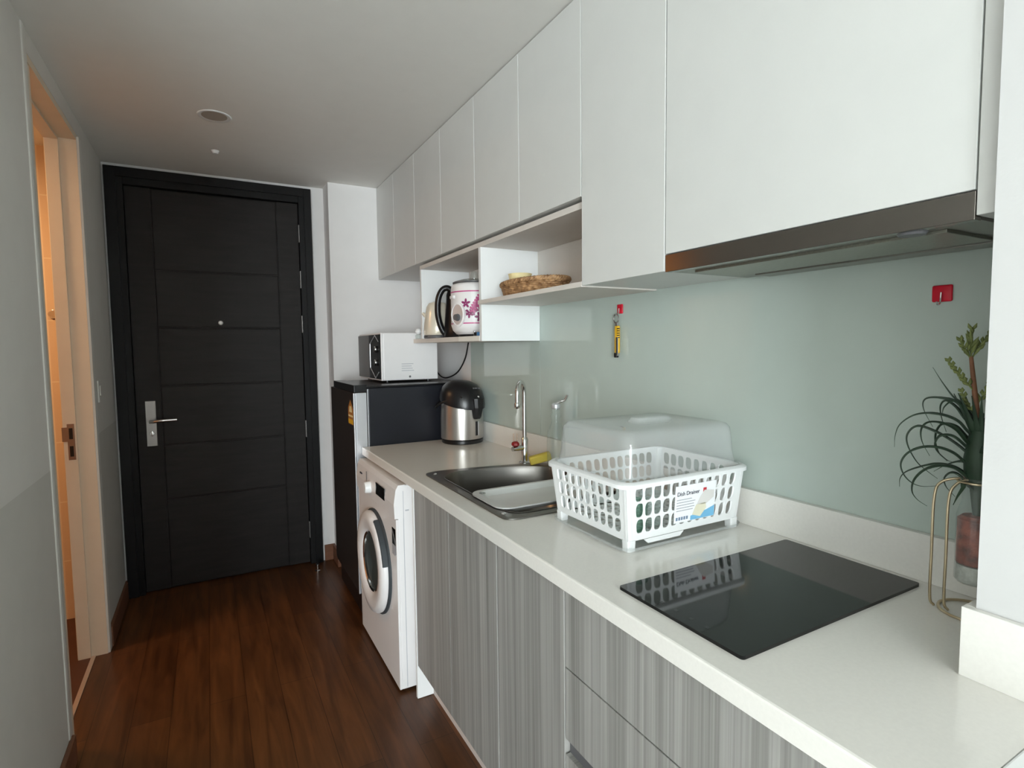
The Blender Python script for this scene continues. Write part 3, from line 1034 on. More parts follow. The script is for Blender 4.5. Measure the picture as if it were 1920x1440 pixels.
# porthole door
dc = (0.603, 2.325, 0.435)
b = lathe(bm_new(), [(0.222, 0.0), (0.222, -0.006), (0.214, -0.012), (0.214, -0.002)], dc, 64, 'x', cap=False)
obj('door_gasket', b, M['rubber'], wm, smooth=40)
b = lathe(bm_new(), [(0.213, -0.008), (0.215, -0.022), (0.207, -0.036), (0.18, -0.041), (0.145, -0.036), (0.128, -0.026), (0.124, -0.012)], dc, 72, 'x', cap=False)
dr = obj('door', b, M['whitegloss'], wm, smooth=50)
b = lathe(bm_new(), [(0.129, -0.027), (0.126, -0.030), (0.121, -0.026), (0.121, -0.016)], dc, 64, 'x', cap=False)
obj('door_rim', b, M['chrome'], dr, smooth=50)
b = lathe(bm_new(), [(0.122, -0.018), (0.10, -0.013), (0.06, -0.006), (0, -0.004)], dc, 64, 'x', cap=False)
obj('door_glass', b, M['doorglass'], dr, smooth=60)
b = bm_new()
loops = []
for k in range(13):
    a = math.radians(112 + 56 * k / 12)
    c_, s_ = math.cos(a), math.sin(a)
    loops.append([(dc[0] + xx, dc[1] + c_ * rr, dc[2] + s_ * rr) for xx, rr in ((-0.039, 0.19), (-0.03, 0.2165), (-0.012, 0.2175), (-0.012, 0.205))])
obj('door_handle', loft(b, loops, True, True), M['rubber'], dr, smooth=40)
b = bm_new()
box(b, 0.6018, 0.6035, 2.04, 2.085, 0.55, 0.65)
sk = obj('sticker', b, M['blackgloss'], wm, label='black and grey sticker beside the door')
obj('sticker_foot', B(0.6010, 0.6022, 2.042, 2.083, 0.545, 0.585), M['greyink'], sk)
obj('energy_label', B(0.6018, 0.6035, 2.595, 2.622, 0.20, 0.30), M['labelcream'], wm)
b = bm_new()
box(b, 0.606, 0.655, 2.0292, 2.0305, 0.72, 0.725)
obj('side_groove', b, M['greyink'], wm)
b = bm_new()
for x in (0.632,):
    box(b, x, x + 0.002, 2.0288, 2.0302, 0.02, 0.80)
obj('side_seam', b, M['greyink'], wm)
for fx in (0.65, 1.11):
    for fy in (2.07, 2.59):
        obj('foot', lathe(bm_new(), [(0.018, 0), (0.018, 0.013)], (fx, fy, 0), 14), M['greypl'], wm, smooth=40)

# ------------------------------------------------------------------ sink
sk = thing('kitchen_sink', 'stainless inset sink in the worktop', 'sink', (0.94, 1.62, ZC))
zr = ZC + 0.0008
n = len(sink_out)


def ring_at(poly, z, s=1.0, c=(0.94, 1.62)):
    return [(c[0] + (x - c[0]) * s, c[1] + (y - c[1]) * s, z) for x, y in poly]


b = plate_hole(bm_new(), sink_out, bowl, zr, zr + 0.0035)
obj('rim', b, M['sinksteel'], sk, smooth=30)
b = loft(bm_new(), [ring_at(bowl, zr + 0.005, 1.012), ring_at(bowl, zr + 0.006, 1.0), ring_at(bowl, zr - 0.006, 0.985), ring_at(bowl, ZC - 0.09, 0.965), ring_at(bowl, ZC - 0.145, 0.93), ring_at(bowl, ZC - 0.16, 0.82), ring_at(bowl, ZC - 0.165, 0.2)], cap1=True)
obj('bowl', b, M['sinksteel'], sk, smooth=60)
obj('drain', lathe(bm_new(), [(0, 0.004), (0.03, 0.003), (0.04, 0.001), (0.042, -0.001)], (0.98, 1.66, ZC - 0.1645), 28), M['chrome'], sk, smooth=50)
for p in ((0.725, 1.925), (0.715, 1.36)):
    obj('clip_button', lathe(bm_new(), [(0, 0.004), (0.006, 0.003), (0.008, 0)], (p[0], p[1], zr + 0.0034), 16), M['chrome'], sk, smooth=50)
# tray across the near half of the bowl
b = bm_new()
po = rrect(0.716, 1.165, 1.378, 1.606, 0.045, 8)
def tr(s, z):
    return [(0.94 + (x - 0.94) * s[0], 1.492 + (y - 1.492) * s[1], z) for x, y in po]
zt = zr + 0.0062
b = loft(bm_new(), [tr((1, 1), zt), tr((1, 1), zt + 0.004), tr((0.9, 0.9), zt + 0.0035), tr((0.84, 0.8), zt - 0.014), tr((0.75, 0.6), zt - 0.018), tr((0.2, 0.2), zt - 0.018)], cap1=True)
bmesh.ops.solidify(b, geom=b.faces[:], thickness=0.0015)
t = thing('sink_tray', 'pale rectangular draining tray laid across the front of the sink', 'tray', (0.94, 1.492, zt))
obj('basin', b, M['tray'], t, smooth=40)
obj('hang_ring', lathe(bm_new(), [(0.006, 0.0), (0.011, 0.001), (0.011, 0.002), (0.006, 0.002)], (0.748, 1.565, zt + 0.003), 18, cap=False), M['chrome'], t, smooth=50)

# faucet
fx, fy = 1.117, 1.93
t = thing('faucet', 'tall chrome gooseneck faucet behind the sink', 'faucet', (fx, fy, ZC))
obj('base', lathe(bm_new(), [(0.024, 0), (0.024, 0.005), (0.016, 0.012), (0.0145, 0.03), (0.0145, 0.10), (0.012, 0.104), (0.0105, 0.108)], (fx, fy, ZC), 28), M['chrome'], t, smooth=40)
pd = Vector((-0.75, -0.66))
R_ = 0.043
pts = [(fx, fy, ZC + 0.10), (fx, fy, ZC + 0.20), (fx, fy, ZC + 0.292)]
for k in range(1, 13):
    a = PI * k / 12
    d = R_ * (1 - math.cos(a))
    pts.append((fx + pd.x * d, fy + pd.y * d, ZC + 0.292 + R_ * math.sin(a)))
pts.append((fx + pd.x * 2 * R_, fy + pd.y * 2 * R_, ZC + 0.255))
obj('spout', tube(bm_new(), pts, 0.009, 16), M['chrome'], t, smooth=60)
ex, ey = fx + pd.x * 2 * R_, fy + pd.y * 2 * R_
obj('aerator', lathe(bm_new(), [(0.0095, 0), (0.012, 0.003), (0.012, 0.02), (0.0098, 0.024)], (ex, ey, ZC + 0.235), 22), M['chrome'], t, smooth=40)
b = tube(bm_new(), [(fx, fy, ZC + 0.066), (fx - 0.035, fy - 0.005, ZC + 0.066), (fx - 0.062, fy - 0.01, ZC + 0.066)], [0.011, 0.0115, 0.010], 14)
obj('lever', b, M['chrome'], t, smooth=50)
t2 = thing('rubber_plug', 'red two-pronged rubber piece on the faucet lever', 'plug', (fx - 0.048, fy - 0.008, ZC + 0.077))
b = lathe(bm_new(), [(0.012, -0.0), (0.017, 0.004), (0.016, 0.012), (0.009, 0.018)], (fx - 0.048, fy - 0.008, ZC + 0.0775), 8)
obj('cap', b, M['darkred'], t2)
for dx in (-0.008, 0.008):
    obj('prong', tube(bm_new(), [(fx - 0.048 + dx, fy - 0.008, ZC + 0.092), (fx - 0.048 + dx, fy - 0.008, ZC + 0.128)], 0.0016, 8), M['bronze'], t2)
# sponge
b = B(-0.044, 0.044, -0.02, 0.02, -0.016, 0.016, 0.006, 3)
bmesh.ops.transform(b, matrix=Matrix.Translation((1.152, 1.868, ZC + 0.028)) @ Matrix.Rotation(math.radians(-25), 4, 'Z') @ Matrix.Rotation(math.radians(-14), 4, 'Y'), verts=b.verts[:])
tag(obj('sponge', b, M['sponge'], smooth=40), 'yellow sponge lying beside the faucet', 'sponge')
# glass bottle with pourer
bx, by = 1.178, 1.79
t = thing('glass_bottle', 'slim clear glass bottle with a bent spout behind the dish drainer', 'bottle', (bx, by, ZC))
obj('bottle_body', lathe(bm_new(), [(0, 0.001), (0.034, 0.001), (0.036, 0.006), (0.036, 0.11), (0.032, 0.145), (0.02, 0.175), (0.016, 0.195), (0.021, 0.205), (0.016, 0.215), (0.015, 0.235)], (bx, by, ZC), 36, cap=False), M['glass'], t, smooth=60)
obj('stopper', lathe(bm_new(), [(0.012, 0.232), (0.017, 0.237), (0.017, 0.25), (0.012, 0.255), (0, 0.256)], (bx, by, ZC), 24), M['silver'], t, smooth=40)
obj('spout', tube(bm_new(), smooth_path([(bx, by, ZC + 0.252), (bx + 0.012, by - 0.012, ZC + 0.262), (bx + 0.024, by - 0.026, ZC + 0.268), (bx + 0.030, by - 0.036, ZC + 0.288)], 5), [0.006] * 8 + [0.005] * 8, 10), M['chrome'], t, smooth=60)

# ------------------------------------------------------------------ items on the shelves
ZS = 1.393
rx, ry = 1.055, 2.258
t = thing('rice_cooker', 'white rice cooker with pink flower print on the lower shelf', 'rice cooker', (rx, ry, ZS))
RR = 0.105
obj('foot_ring', lathe(bm_new(), [(0.07, 0), (0.074, 0.008), (0.07, 0.012)], (rx, ry, ZS), 32), M['black'], t, smooth=40)
obj('body', lathe(bm_new(), [(0.06, 0.008), (0.082, 0.012), (0.098, 0.028), (RR, 0.05), (RR, 0.205), (0.102, 0.222), (0.094, 0.232), (0.086, 0.234)], (rx, ry, ZS), 64), M['whitegloss'], t, smooth=40)
for h in (0.055, 0.192):
    obj('pink_band', lathe(bm_new(), [(RR + 0.0002, h), (RR + 0.0008, h + 0.0005), (RR + 0.0008, h + 0.0045), (RR + 0.0002, h + 0.005)], (rx, ry, ZS), 64, cap=False), M['pink'], t, smooth=40)
gl = obj('lid', lathe(bm_new(), [(0.094, 0.2345), (0.09, 0.243), (0.06, 0.252), (0.0, 0.256)], (rx, ry, ZS), 40, cap=False), M['glass'], t, smooth=60)
obj('lid_rim', lathe(bm_new(), [(0.086, 0.234), (0.096, 0.235), (0.096, 0.240), (0.09, 0.242)], (rx, ry, ZS), 40, cap=False), M['greypl'], gl, smooth=40)
obj('lid_knob', lathe(bm_new(), [(0.018, 0.254), (0.019, 0.262), (0.014, 0.285), (0.012, 0.29), (0, 0.291)], (rx, ry, ZS), 24), M['glass'], gl, smooth=50)


def on_cooker(ang, h, d=0.0006):
    a = math.radians(ang)
    return (rx + math.cos(a) * (RR + d), ry + math.sin(a) * (RR + d), ZS + h)


def petal_patch(items, d=0.0008):
    """small flat petals wrapped on the cooker body: (angle, height, length, width, tilt)"""
    b = bm_new()
    for ang, h, ln, wd, tl in items:
        n = 8
        vs = []
        for k in range(n):
            q = 2 * PI * k / n
            u, v = ln * math.cos(q), wd * math.sin(q)
            du = u * math.cos(tl) - v * math.sin(tl)
            dz = u * math.sin(tl) + v * math.cos(tl)
            vs.append(b.verts.new(on_cooker(ang + math.degrees(du / RR), h + dz, d)))
        b.faces.new(vs)
    bmesh.ops.solidify(b, geom=b.faces[:], thickness=-0.0004)
    return b


def flower(ang, h, s, n=5, ph=0.0):
    return [(ang + math.degrees(0.6 * s * math.cos(ph + 2 * PI * k / n) / RR), h + 0.6 * s * math.sin(ph + 2 * PI * k / n), 0.55 * s, 0.28 * s, ph + 2 * PI * k / n) for k in range(n)]


pet = []
A0 = 226
pet += flower(A0 - 2, 0.142, 0.019, 5, 0.3) + flower(A0 + 6, 0.098, 0.018, 5, 0.9) + flower(A0 + 15, 0.106, 0.016, 5, 0.1)
pet += flower(A0 + 30, 0.084, 0.019, 5, 0.6) + flower(A0 + 42, 0.102, 0.018, 5, 0.2) + flower(A0 - 4, 0.108, 0.012, 4, 0.5) + flower(A0 + 30, 0.113, 0.011, 4, 0.2)
obj('flower_print', petal_patch(pet), M['darkpink'], t)
pet = []
for k in range(10):
    f = k / 9
    pet += flower(A0 + 16 + 18 * f, 0.116 + 0.052 * f, 0.017, 5, k * 0.7)
obj('blossom_print', petal_patch(pet, 0.0011), M['pink'], t)
# dial on the room side, turned a little towards the worktop
dcx, dcy, dcz = rx - RR, ry, ZS + 0.095
TURN = Matrix.Translation((rx, ry, 0)) @ Matrix.Rotation(math.radians(22), 4, 'Z') @ Matrix.Translation((-rx, -ry, 0))


def turned(bm, oval=1.0):
    for v in bm.verts:
        v.co.z = dcz + (v.co.z - dcz) * oval
    bmesh.ops.transform(bm, matrix=TURN, verts=bm.verts[:])
    return bm


dl = obj('control_panel', turned(lathe(bm_new(), [(0.040, 0.014), (0.040, -0.004), (0.034, -0.007), (0.033, -0.003)], (dcx, dcy, dcz), 32, 'x', cap=False), 1.3), M['whitegloss'], t, smooth=40)
obj('control_face', turned(lathe(bm_new(), [(0.034, 0.008), (0.034, -0.004), (0, -0.004)], (dcx, dcy, dcz), 32, 'x'), 1.3), M['silver'], dl, smooth=40)
obj('dial', turned(lathe(bm_new(), [(0, -0.018), (0.013, -0.018), (0.016, -0.004)], (dcx, dcy, dcz - 0.012), 20, 'x')), M['greypl'], dl, smooth=40)
obj('side_handle', B(rx - 0.112, rx - 0.098, ry - 0.02, ry + 0.02, ZS + 0.165, ZS + 0.18, 0.004), M['whitegloss'], t, smooth=40)

# cream jug and the black kettle behind the rice cooker
kx, ky = 1.022, 2.632
t = thing('metal_jug', 'cream metal jug with a short spout on the lower shelf, left of the black kettle', 'jug', (kx, ky, ZS))
obj('base', lathe(bm_new(), [(0.066, 0), (0.069, 0.003), (0.069, 0.012), (0.066, 0.016)], (kx, ky, ZS), 36), M['greypl'], t, smooth=40)
obj('body', lathe(bm_new(), [(0.066, 0.016), (0.070, 0.022), (0.068, 0.06), (0.060, 0.12), (0.053, 0.158), (0.045, 0.170)], (kx, ky, ZS), 48), M['ivory'], t, smooth=40)
obj('lid', lathe(bm_new(), [(0.046, 0.169), (0.04, 0.177), (0.015, 0.183), (0, 0.184)], (kx, ky, ZS), 36), M['ivory'], t, smooth=50)
hd = Vector((-0.80, 0.60))
obj('spout', tube(bm_new(), [(kx + hd.x * q, ky + hd.y * q, ZS + h) for q, h in ((0.045, 0.105), (0.066, 0.118), (0.076, 0.128))], [0.013, 0.009, 0.007], 12), M['ivory'], t, smooth=50)
kx, ky = 1.080, 2.478
t = thing('black_kettle', 'black kettle with a bowed handle behind the rice cooker', 'kettle', (kx, ky, ZS))
obj('body', lathe(bm_new(), [(0.078, 0), (0.082, 0.006), (0.078, 0.03), (0.074, 0.08), (0.069, 0.15), (0.066, 0.205), (0.06, 0.222), (0.03, 0.232), (0, 0.234)], (kx, ky, ZS), 48), M['black'], t, smooth=50)
hd = Vector((-0.87, 0.49))
def kp(d, h):
    return (kx + hd.x * d, ky + hd.y * d, ZS + h)
b = tube(bm_new(), smooth_path([kp(0.035, 0.224), kp(0.06, 0.240), kp(0.085, 0.230), kp(0.104, 0.19), kp(0.109, 0.13), kp(0.102, 0.08), kp(0.088, 0.04), kp(0.070, 0.015)], 7), 0.0145, 14)
obj('handle', b, M['black'], t, smooth=60)

# small white knobbed jar stopper on the far end of the shelf
t = thing('stopper_jar', 'tiny clear jar with round white top at the far end of the lower shelf', 'jar', (0.988, 2.825, ZS))
obj('jar', lathe(bm_new(), [(0.016, 0.0005), (0.017, 0.02), (0.008, 0.026)], (0.988, 2.825, ZS), 20), M['glass'], t, smooth=50)
obj('top', lathe(bm_new(), [(0, 0.024), (0.012, 0.028), (0.017, 0.04), (0.012, 0.053), (0, 0.057)], (0.988, 2.825, ZS), 20), M['white'], t, smooth=60)
# blue packet by the divider
t = thing('small_box', 'small blue and black box on the lower shelf before the rice cooker', 'box', (0.985, 2.07, ZS))
obj('case', B(0.978, 0.992, 2.032, 2.078, ZS, ZS + 0.016, 0.002), M['blue'], t)
obj('end_cap', B(0.978, 0.992, 2.0785, 2.105, ZS, ZS + 0.016, 0.002), M['black'], t)
obj('tip', B(0.981, 0.989, 2.1055, 2.113, ZS, ZS + 0.022, 0.001), M['silver'], t)

# wicker basket on the upper shelf
ZU = 1.532
wx, wy = 1.072, 1.772
t = thing('wicker_basket', 'shallow brown wicker basket in the open shelf bay', 'basket', (wx, wy, ZU))
b = bm_new()
NB = 56
def bk(a, s, z, j=0):
    return (wx + math.cos(a) * 0.095 * s, wy + math.sin(a) * 0.178 * s, ZU + z * 0.86)
prof = [(0.2, 0.004), (0.84, 0.004), (0.88, 0.008), (0.94, 0.028), (1.0, 0.052), (1.0, 0.056), (0.97, 0.056), (0.91, 0.028), (0.84, 0.01), (0.2, 0.008)]
loops = [[bk(2 * PI * i / NB, s, z) for i in range(NB)] for s, z in prof]
obj('shell', loft(b, loops, True, True), M['wicker'], t, smooth=50)
# woven strands: horizontal rounds weaving in and out, uprights, braided rim
b = bm_new()
for r in range(6):
    z = 0.008 + r * 0.0075
    s = 0.885 + 0.115 * (z / 0.054)
    pts = []
    for i in range(NB * 3 + 1):
        a = 2 * PI * i / (NB * 3)
        k = 1 + 0.022 * math.sin(a * 28 + r * PI)
        pts.append(bk(a, s * k + 0.01, z))
    tube(b, pts, 0.0034, 6, cap=False)
obj('weave', b, M['wicker'], t, smooth=60)
b = bm_new()
for q in range(3):
    pts = []
    for i in range(NB * 3 + 1):
        a = 2 * PI * i / (NB * 3)
        ph = a * 22 + q * 2 * PI / 3
        pts.append(bk(a, 1.0 + 0.045 * math.cos(ph), 0.058 + 0.006 * math.sin(ph)))
    tube(b, pts, 0.0055, 6, cap=False)
obj('braided_rim', b, M['wicker'], t, smooth=60)
tag(obj('cream_dish', lathe(bm_new(), [(0, -0.004), (0.03, -0.004), (0.036, 0.008), (0.044, 0.073), (0.046, 0.078), (0.042, 0.078), (0.034, 0.012), (0, 0.004)], (1.055, 1.845, ZU + 0.012), 32), M['cream'], smooth=50),
    'pale yellow dish sitting in the wicker basket', 'dish')

# ------------------------------------------------------------------ hob
t = thing('induction_hob', 'black glass two-zone hob set in the worktop', 'hob', (0.945, 0.68, ZC))
obj('glass_top', prism(bm_new(), rrect(0.686, 1.2005, 0.5365, 0.8235, 0.006, 3), ZC, ZC + 0.006), M['blackgloss'], t)
for k in range(4):
    obj('touch_mark', B(0.705, 0.712, 0.62 + k * 0.035, 0.628 + k * 0.035, ZC + 0.0059, ZC + 0.0064), mat('faint_zone_print', srgb(26, 29, 29), 0.25), t)

# ------------------------------------------------------------------ dish drainer
dd = thing('dish_drainer', 'white plastic dish drainer basket with clear domed lid', 'dish drainer', (1.01, 1.1, ZC))
BX0, BX1, BY0, BY1 = 0.812, 1.208, 0.950, 1.262       # at the rim
TX, TY = 0.016, 0.010                                 # inward taper to the foot
ZF, ZR = ZC + 0.024, ZC + 0.163


def side_pt(sidei, u, v, d):
    """point on basket wall: u along 0..1, v height 0..1, d inward"""
    tx, ty = TX * (1 - v) + d, TY * (1 - v) + d
    x0, x1, y0, y1 = BX0 + tx, BX1 - tx, BY0 + ty, BY1 - ty
    z = ZF + (ZR - ZF) * v
    if sidei == 0:
        return (x0 + (x1 - x0) * u, y0, z)
    if sidei == 1:
        return (x1, y0 + (y1 - y0) * u, z)
    if sidei == 2:
        return (x1 + (x0 - x1) * u, y1, z)
    return (x0, y1 + (y0 - y1) * u, z)


def slot_wall(bm, sidei, cols, rows, margin, vlo, vhi):
    """perforated wall: each cell is a rectangle with a slanted rounded slot"""
    NS = 24
    th = 0.003
    def quad(u0, u1, v0, v1):
        a = [bm.verts.new(side_pt(sidei, u, v, 0)) for u, v in ((u0, v0), (u1, v0), (u1, v1), (u0, v1))]
        c = [bm.verts.new(side_pt(sidei, u, v, th)) for u, v in ((u0, v0), (u1, v0), (u1, v1), (u0, v1))]
        bm.faces.new(a)
        bm.faces.new(c)
        for i in range(4):
            bm.faces.new((a[i], a[(i + 1) % 4], c[(i + 1) % 4], c[i]))
    quad(0, 1, 0, vlo)
    quad(0, 1, vhi, 1)
    quad(0, margin, vlo, vhi)
    quad(1 - margin, 1, vlo, vhi)
    du = (1 - 2 * margin) / cols
    dvv = (vhi - vlo) / rows
    for i in range(cols):
        for j in range(rows):
            cu = margin + du * (i + 0.5)
            cv = vlo + dvv * (j + 0.5)
            outer_, hole_ = [], []
            for k in range(NS):
                a = 2 * PI * k / NS
                ca, sa = math.cos(a), math.sin(a)
                m_ = max(abs(ca), abs(sa))
                outer_.append((cu + du / 2 * ca / m_, cv + dvv / 2 * sa / m_))
                # leaf-like slot: two opposite corners nearly square, the other two round
                e = 0.42 if ca * sa > 0 else 0.95
                hu = math.copysign(abs(ca) ** e, ca) * 0.375
                hv_ = math.copysign(abs(sa) ** e, sa) * 0.435
                hole_.append((cu + du * hu, cv + dvv * hv_))
            R4 = [[bm.verts.new(side_pt(sidei, u, v, d)) for u, v in pl] for pl, d in ((outer_, 0), (hole_, 0), (hole_, th), (outer_, th))]
            for p, q in ((0, 1), (1, 2), (2, 3)):
                for k in range(NS):
                    l = (k + 1) % NS
                    bm.faces.new((R4[p][k], R4[p][l], R4[q][l], R4[q][k]))


b = bm_new()
slot_wall(b, 0, 12, 3, 0.06, 0.10, 0.93)
slot_wall(b, 2, 12, 3, 0.06, 0.10, 0.93)
slot_wall(b, 1, 9, 3, 0.07, 0.10, 0.93)
slot_wall(b, 3, 9, 3, 0.07, 0.10, 0.93)
# corner posts
for sx_, sy_ in ((0, 0), (0, 1), (1, 0), (1, 1)):
    xt = (BX0 + 0.008, BX1 - 0.008)[sx_]
    yt = (BY0 + 0.008, BY1 - 0.008)[sy_]
    xb = (BX0 + TX + 0.008, BX1 - TX - 0.008)[sx_]
    yb = (BY0 + TY + 0.008, BY1 - TY - 0.008)[sy_]
    lp_ = [[(x + dx * 0.0085, y + dy * 0.0085, z) for dx, dy in rrect(-1, 1, -1, 1, 0.7, 3)] for x, y, z in ((xb, yb, ZF), (xt, yt, ZR))]
    loft(b, lp_, True, True)
# perforated floor grid
for k in range(13):
    xx = BX0 + TX + 0.004 + (BX1 - BX0 - 2 * TX - 0.008) * k / 12
    box(b, xx - 0.004, xx + 0.004, BY0 + TY, BY1 - TY, ZF, ZF + 0.004)
for k in range(11):
    yy = BY0 + TY + 0.004 + (BY1 - BY0 - 2 * TY - 0.008) * k / 10
    box(b, BX0 + TX, BX1 - TX, yy - 0.004, yy + 0.004, ZF + 0.0005, ZF + 0.0035)
bs = obj('basket', b, M['white'], dd)
# rolled rim
b = bm_new()
lp0 = rrect(BX0 - 0.014, BX1 + 0.014, BY0 - 0.014, BY1 + 0.014, 0.035, 8)
lpi = rrect(BX0 + 0.002, BX1 - 0.002, BY0 + 0.002, BY1 - 0.002, 0.026, 8)
def lz(l, z):
    return [(x, y, z) for x, y in l]
loops = [lz(lpi, ZR - 0.012), lz(lpi, ZR + 0.002), lz(rrect(BX0 - 0.006, BX1 + 0.006, BY0 - 0.006, BY1 + 0.006, 0.03, 8), ZR + 0.004), lz(lp0, ZR - 0.002), lz(lp0, ZR - 0.011), lz(rrect(BX0 - 0.008, BX1 + 0.008, BY0 - 0.008, BY1 + 0.008, 0.03, 8), ZR - 0.013), lz(lpi, ZR - 0.012)]
obj('rim', loft(b, loops), M['white'], dd, smooth=50)
for sx_, sy_ in ((0, 0), (0, 1), (1, 0), (1, 1)):
    xb = (BX0 + TX + 0.0095, BX1 - TX - 0.0095)[sx_]
    yb = (BY0 + TY + 0.0095, BY1 - TY - 0.0095)[sy_]
    lp_ = [[(xb + dx * s, yb + dy * s, z) for dx, dy in rrect(-1, 1, -1, 1, 0.4, 3)] for s, z in ((0.0115, ZC + 0.0003), (0.0125, ZF + 0.002))]
    obj('foot', loft(bm_new(), lp_, True, True), M['white'], dd)
b = bm_new()
lp_ = [(0.875, ZF - 0.001), (0.888, ZF - 0.012), (0.99, ZF - 0.012), (1.003, ZF - 0.001)]
loops = [[(x, y, z) for x, z in lp_] for y in (BY0 + TY - 0.0005, BY0 + TY + 0.003)]
obj('skirt', loft(b, loops, True, True), M['white'], dd)
# drip tray, lightly see-through
b = loft(bm_new(), [[(x, y, z) for x, y in rrect(BX0 + s, BX1 - s, BY0 + s, BY1 - s, 0.03, 6)] for s, z in ((0.012, ZC + 0.0006), (0.0, ZC + 0.004), (-0.002, ZC + 0.012), (0.002, ZC + 0.0045))], cap0=True)
obj('drip_tray', b, M['lid'], dd, smooth=40)
# lid
ld = None
LZ0, LZ1 = ZR + 0.0045, ZC + 0.276
def lidloop(s, z, r):
    return lz(rrect(BX0 + 0.002 + s, BX1 - 0.002 - s, BY0 + 0.002 + s * 0.9, BY1 - 0.002 - s * 0.9, r, 8), z)
loops = [lidloop(-0.002, LZ0, 0.03), lidloop(0.006, LZ0 + 0.002, 0.03), lidloop(0.009, LZ0 + 0.03, 0.034), lidloop(0.012, LZ1 - 0.03, 0.036), lidloop(0.014, LZ1 - 0.014, 0.036), lidloop(0.021, LZ1 - 0.004, 0.036), lidloop(0.034, LZ1, 0.034), lidloop(0.12, LZ1 + 0.003, 0.02)]
ld = obj('lid', loft(bm_new(), loops, cap1=True), M['lid'], dd, smooth=50, label='clear domed plastic lid')
hc = (1.008, 1.085)
hl = [[(hc[0] + x * s, hc[1] + y * s, z) for x, y in rrect(-0.058, 0.058, -0.022, 0.022, 0.018, 6)] for s, z in ((1.15, LZ1 + 0.002), (1.0, LZ1 + 0.010), (0.96, LZ1 + 0.014), (0.8, LZ1 + 0.0145))]
obj('lid_handle', loft(bm_new(), hl, cap1=True), M['lid'], ld, smooth=40)
# printed label on the near face
YF = BY0 + TY * 0.45 - 0.004
lx0, lx1, lz0, lz1 = 0.966, 1.104, ZC + 0.045, ZC + 0.137
def tilt(v):   # follow the slight slope of the basket wall
    f = (v - ZF) / (ZR - ZF)
    return BY0 + TY * (1 - f) - 0.0012
def lab_poly(pts, d0, d1):
    b = bm_new()
    a = [b.verts.new((x, tilt(z) - d0, z)) for x, z in pts]
    c = [b.verts.new((x, tilt(z) - d1, z)) for x, z in pts]
    n_ = len(pts)
    b.faces.new(a); b.faces.new(c)
    for i in range(n_):
        b.faces.new((a[i], a[(i + 1) % n_], c[(i + 1) % n_], c[i]))
    bmesh.ops.recalc_face_normals(b, faces=b.faces[:])
    return b
lb = obj('label', lab_poly([(lx0, lz0), (lx1, lz0), (lx1, lz1), (lx0, lz1)], 0, 0.0006), M['labelwhite'], dd, label='printed paper label')
sl = TY / (ZR - ZF)
upv = Vector((0, -sl * -1, 1)).normalized()
upv = Vector((0, -TY / (ZR - ZF) , 1)).normalized()
nv = Vector((1, 0, 0)).cross(upv)
nv = -Vector((0, 1, TY / (ZR - ZF))).normalized()
def at(x, z, d=0.001):
    return frame((x, tilt(z) - d, z), (1, 0, 0), upv, nv)
obj('heading', text_bm('Dish Drainer', 0.0142, at(lx0 + 0.006, lz1 - 0.025)), M['ink'], lb)
b = lab_poly([(lx0 + 0.094, lz1 - 0.026), (lx0 + 0.105, lz1 - 0.026), (lx0 + 0.105, lz1 - 0.014), (lx0 + 0.094, lz1 - 0.014)], 0.0006, 0.0012)
obj('red_mark', b, M['labelred'], lb)
b = bm_new()
for k, l_ in enumerate((0.05, 0.062, 0.058, 0.06, 0.055)):
    zz = lz1 - 0.036 - k * 0.0068
    b2 = lab_poly([(lx0 + 0.006, zz), (lx0 + 0.006 + l_, zz), (lx0 + 0.006 + l_, zz + 0.002), (lx0 + 0.006, zz + 0.002)], 0.0006, 0.001)
    me_ = bpy.data.meshes.new('tmp')
    b2.to_mesh(me_); b2.free(); b.from_mesh(me_); bpy.data.meshes.remove(me_)
obj('small_print', b, M['greyink'], lb)
b = lab_poly([(lx0 + 0.055, lz0 + 0.001), (lx1 - 0.001, lz0 + 0.001), (lx1 - 0.001, lz0 + 0.028), (lx1 - 0.03, lz0 + 0.02), (lx0 + 0.055, lz0 + 0.012)], 0.0006, 0.001)
obj('blue_band', b, M['labelblue'], lb)
b = lab_poly([(lx0 + 0.06, lz0 + 0.014), (lx0 + 0.088, lz0 + 0.006), (lx0 + 0.108, lz0 + 0.026), (lx0 + 0.104, lz0 + 0.04), (lx0 + 0.072, lz0 + 0.038)], 0.001, 0.0014)
obj('basket_picture', b, M['labelcream'], lb)
b = lab_poly([(lx0 + 0.074, lz0 + 0.038), (lx0 + 0.106, lz0 + 0.036), (lx1 - 0.006, lz0 + 0.05), (lx1 - 0.006, lz0 + 0.068), (lx0 + 0.098, lz0 + 0.072), (lx0 + 0.086, lz0 + 0.058)], 0.001, 0.0014)
obj('lid_picture', b, mat('pale_grey_print', srgb(222, 220, 216), 0.5, var=0.04), lb)
b = bm_new()
for k in range(5):
    x_ = lx0 + 0.006 + k * 0.0085
    b2 = lab_poly([(x_, lz0 + 0.006), (x_ + 0.006, lz0 + 0.006), (x_ + 0.006, lz0 + 0.014), (x_, lz0 + 0.014)], 0.0006, 0.001)
    me_ = bpy.data.meshes.new('tmp')
    b2.to_mesh(me_); b2.free(); b.from_mesh(me_); bpy.data.meshes.remove(me_)
obj('care_icons', b, mat('blue_grey_print', srgb(120, 140, 165), 0.5), lb)
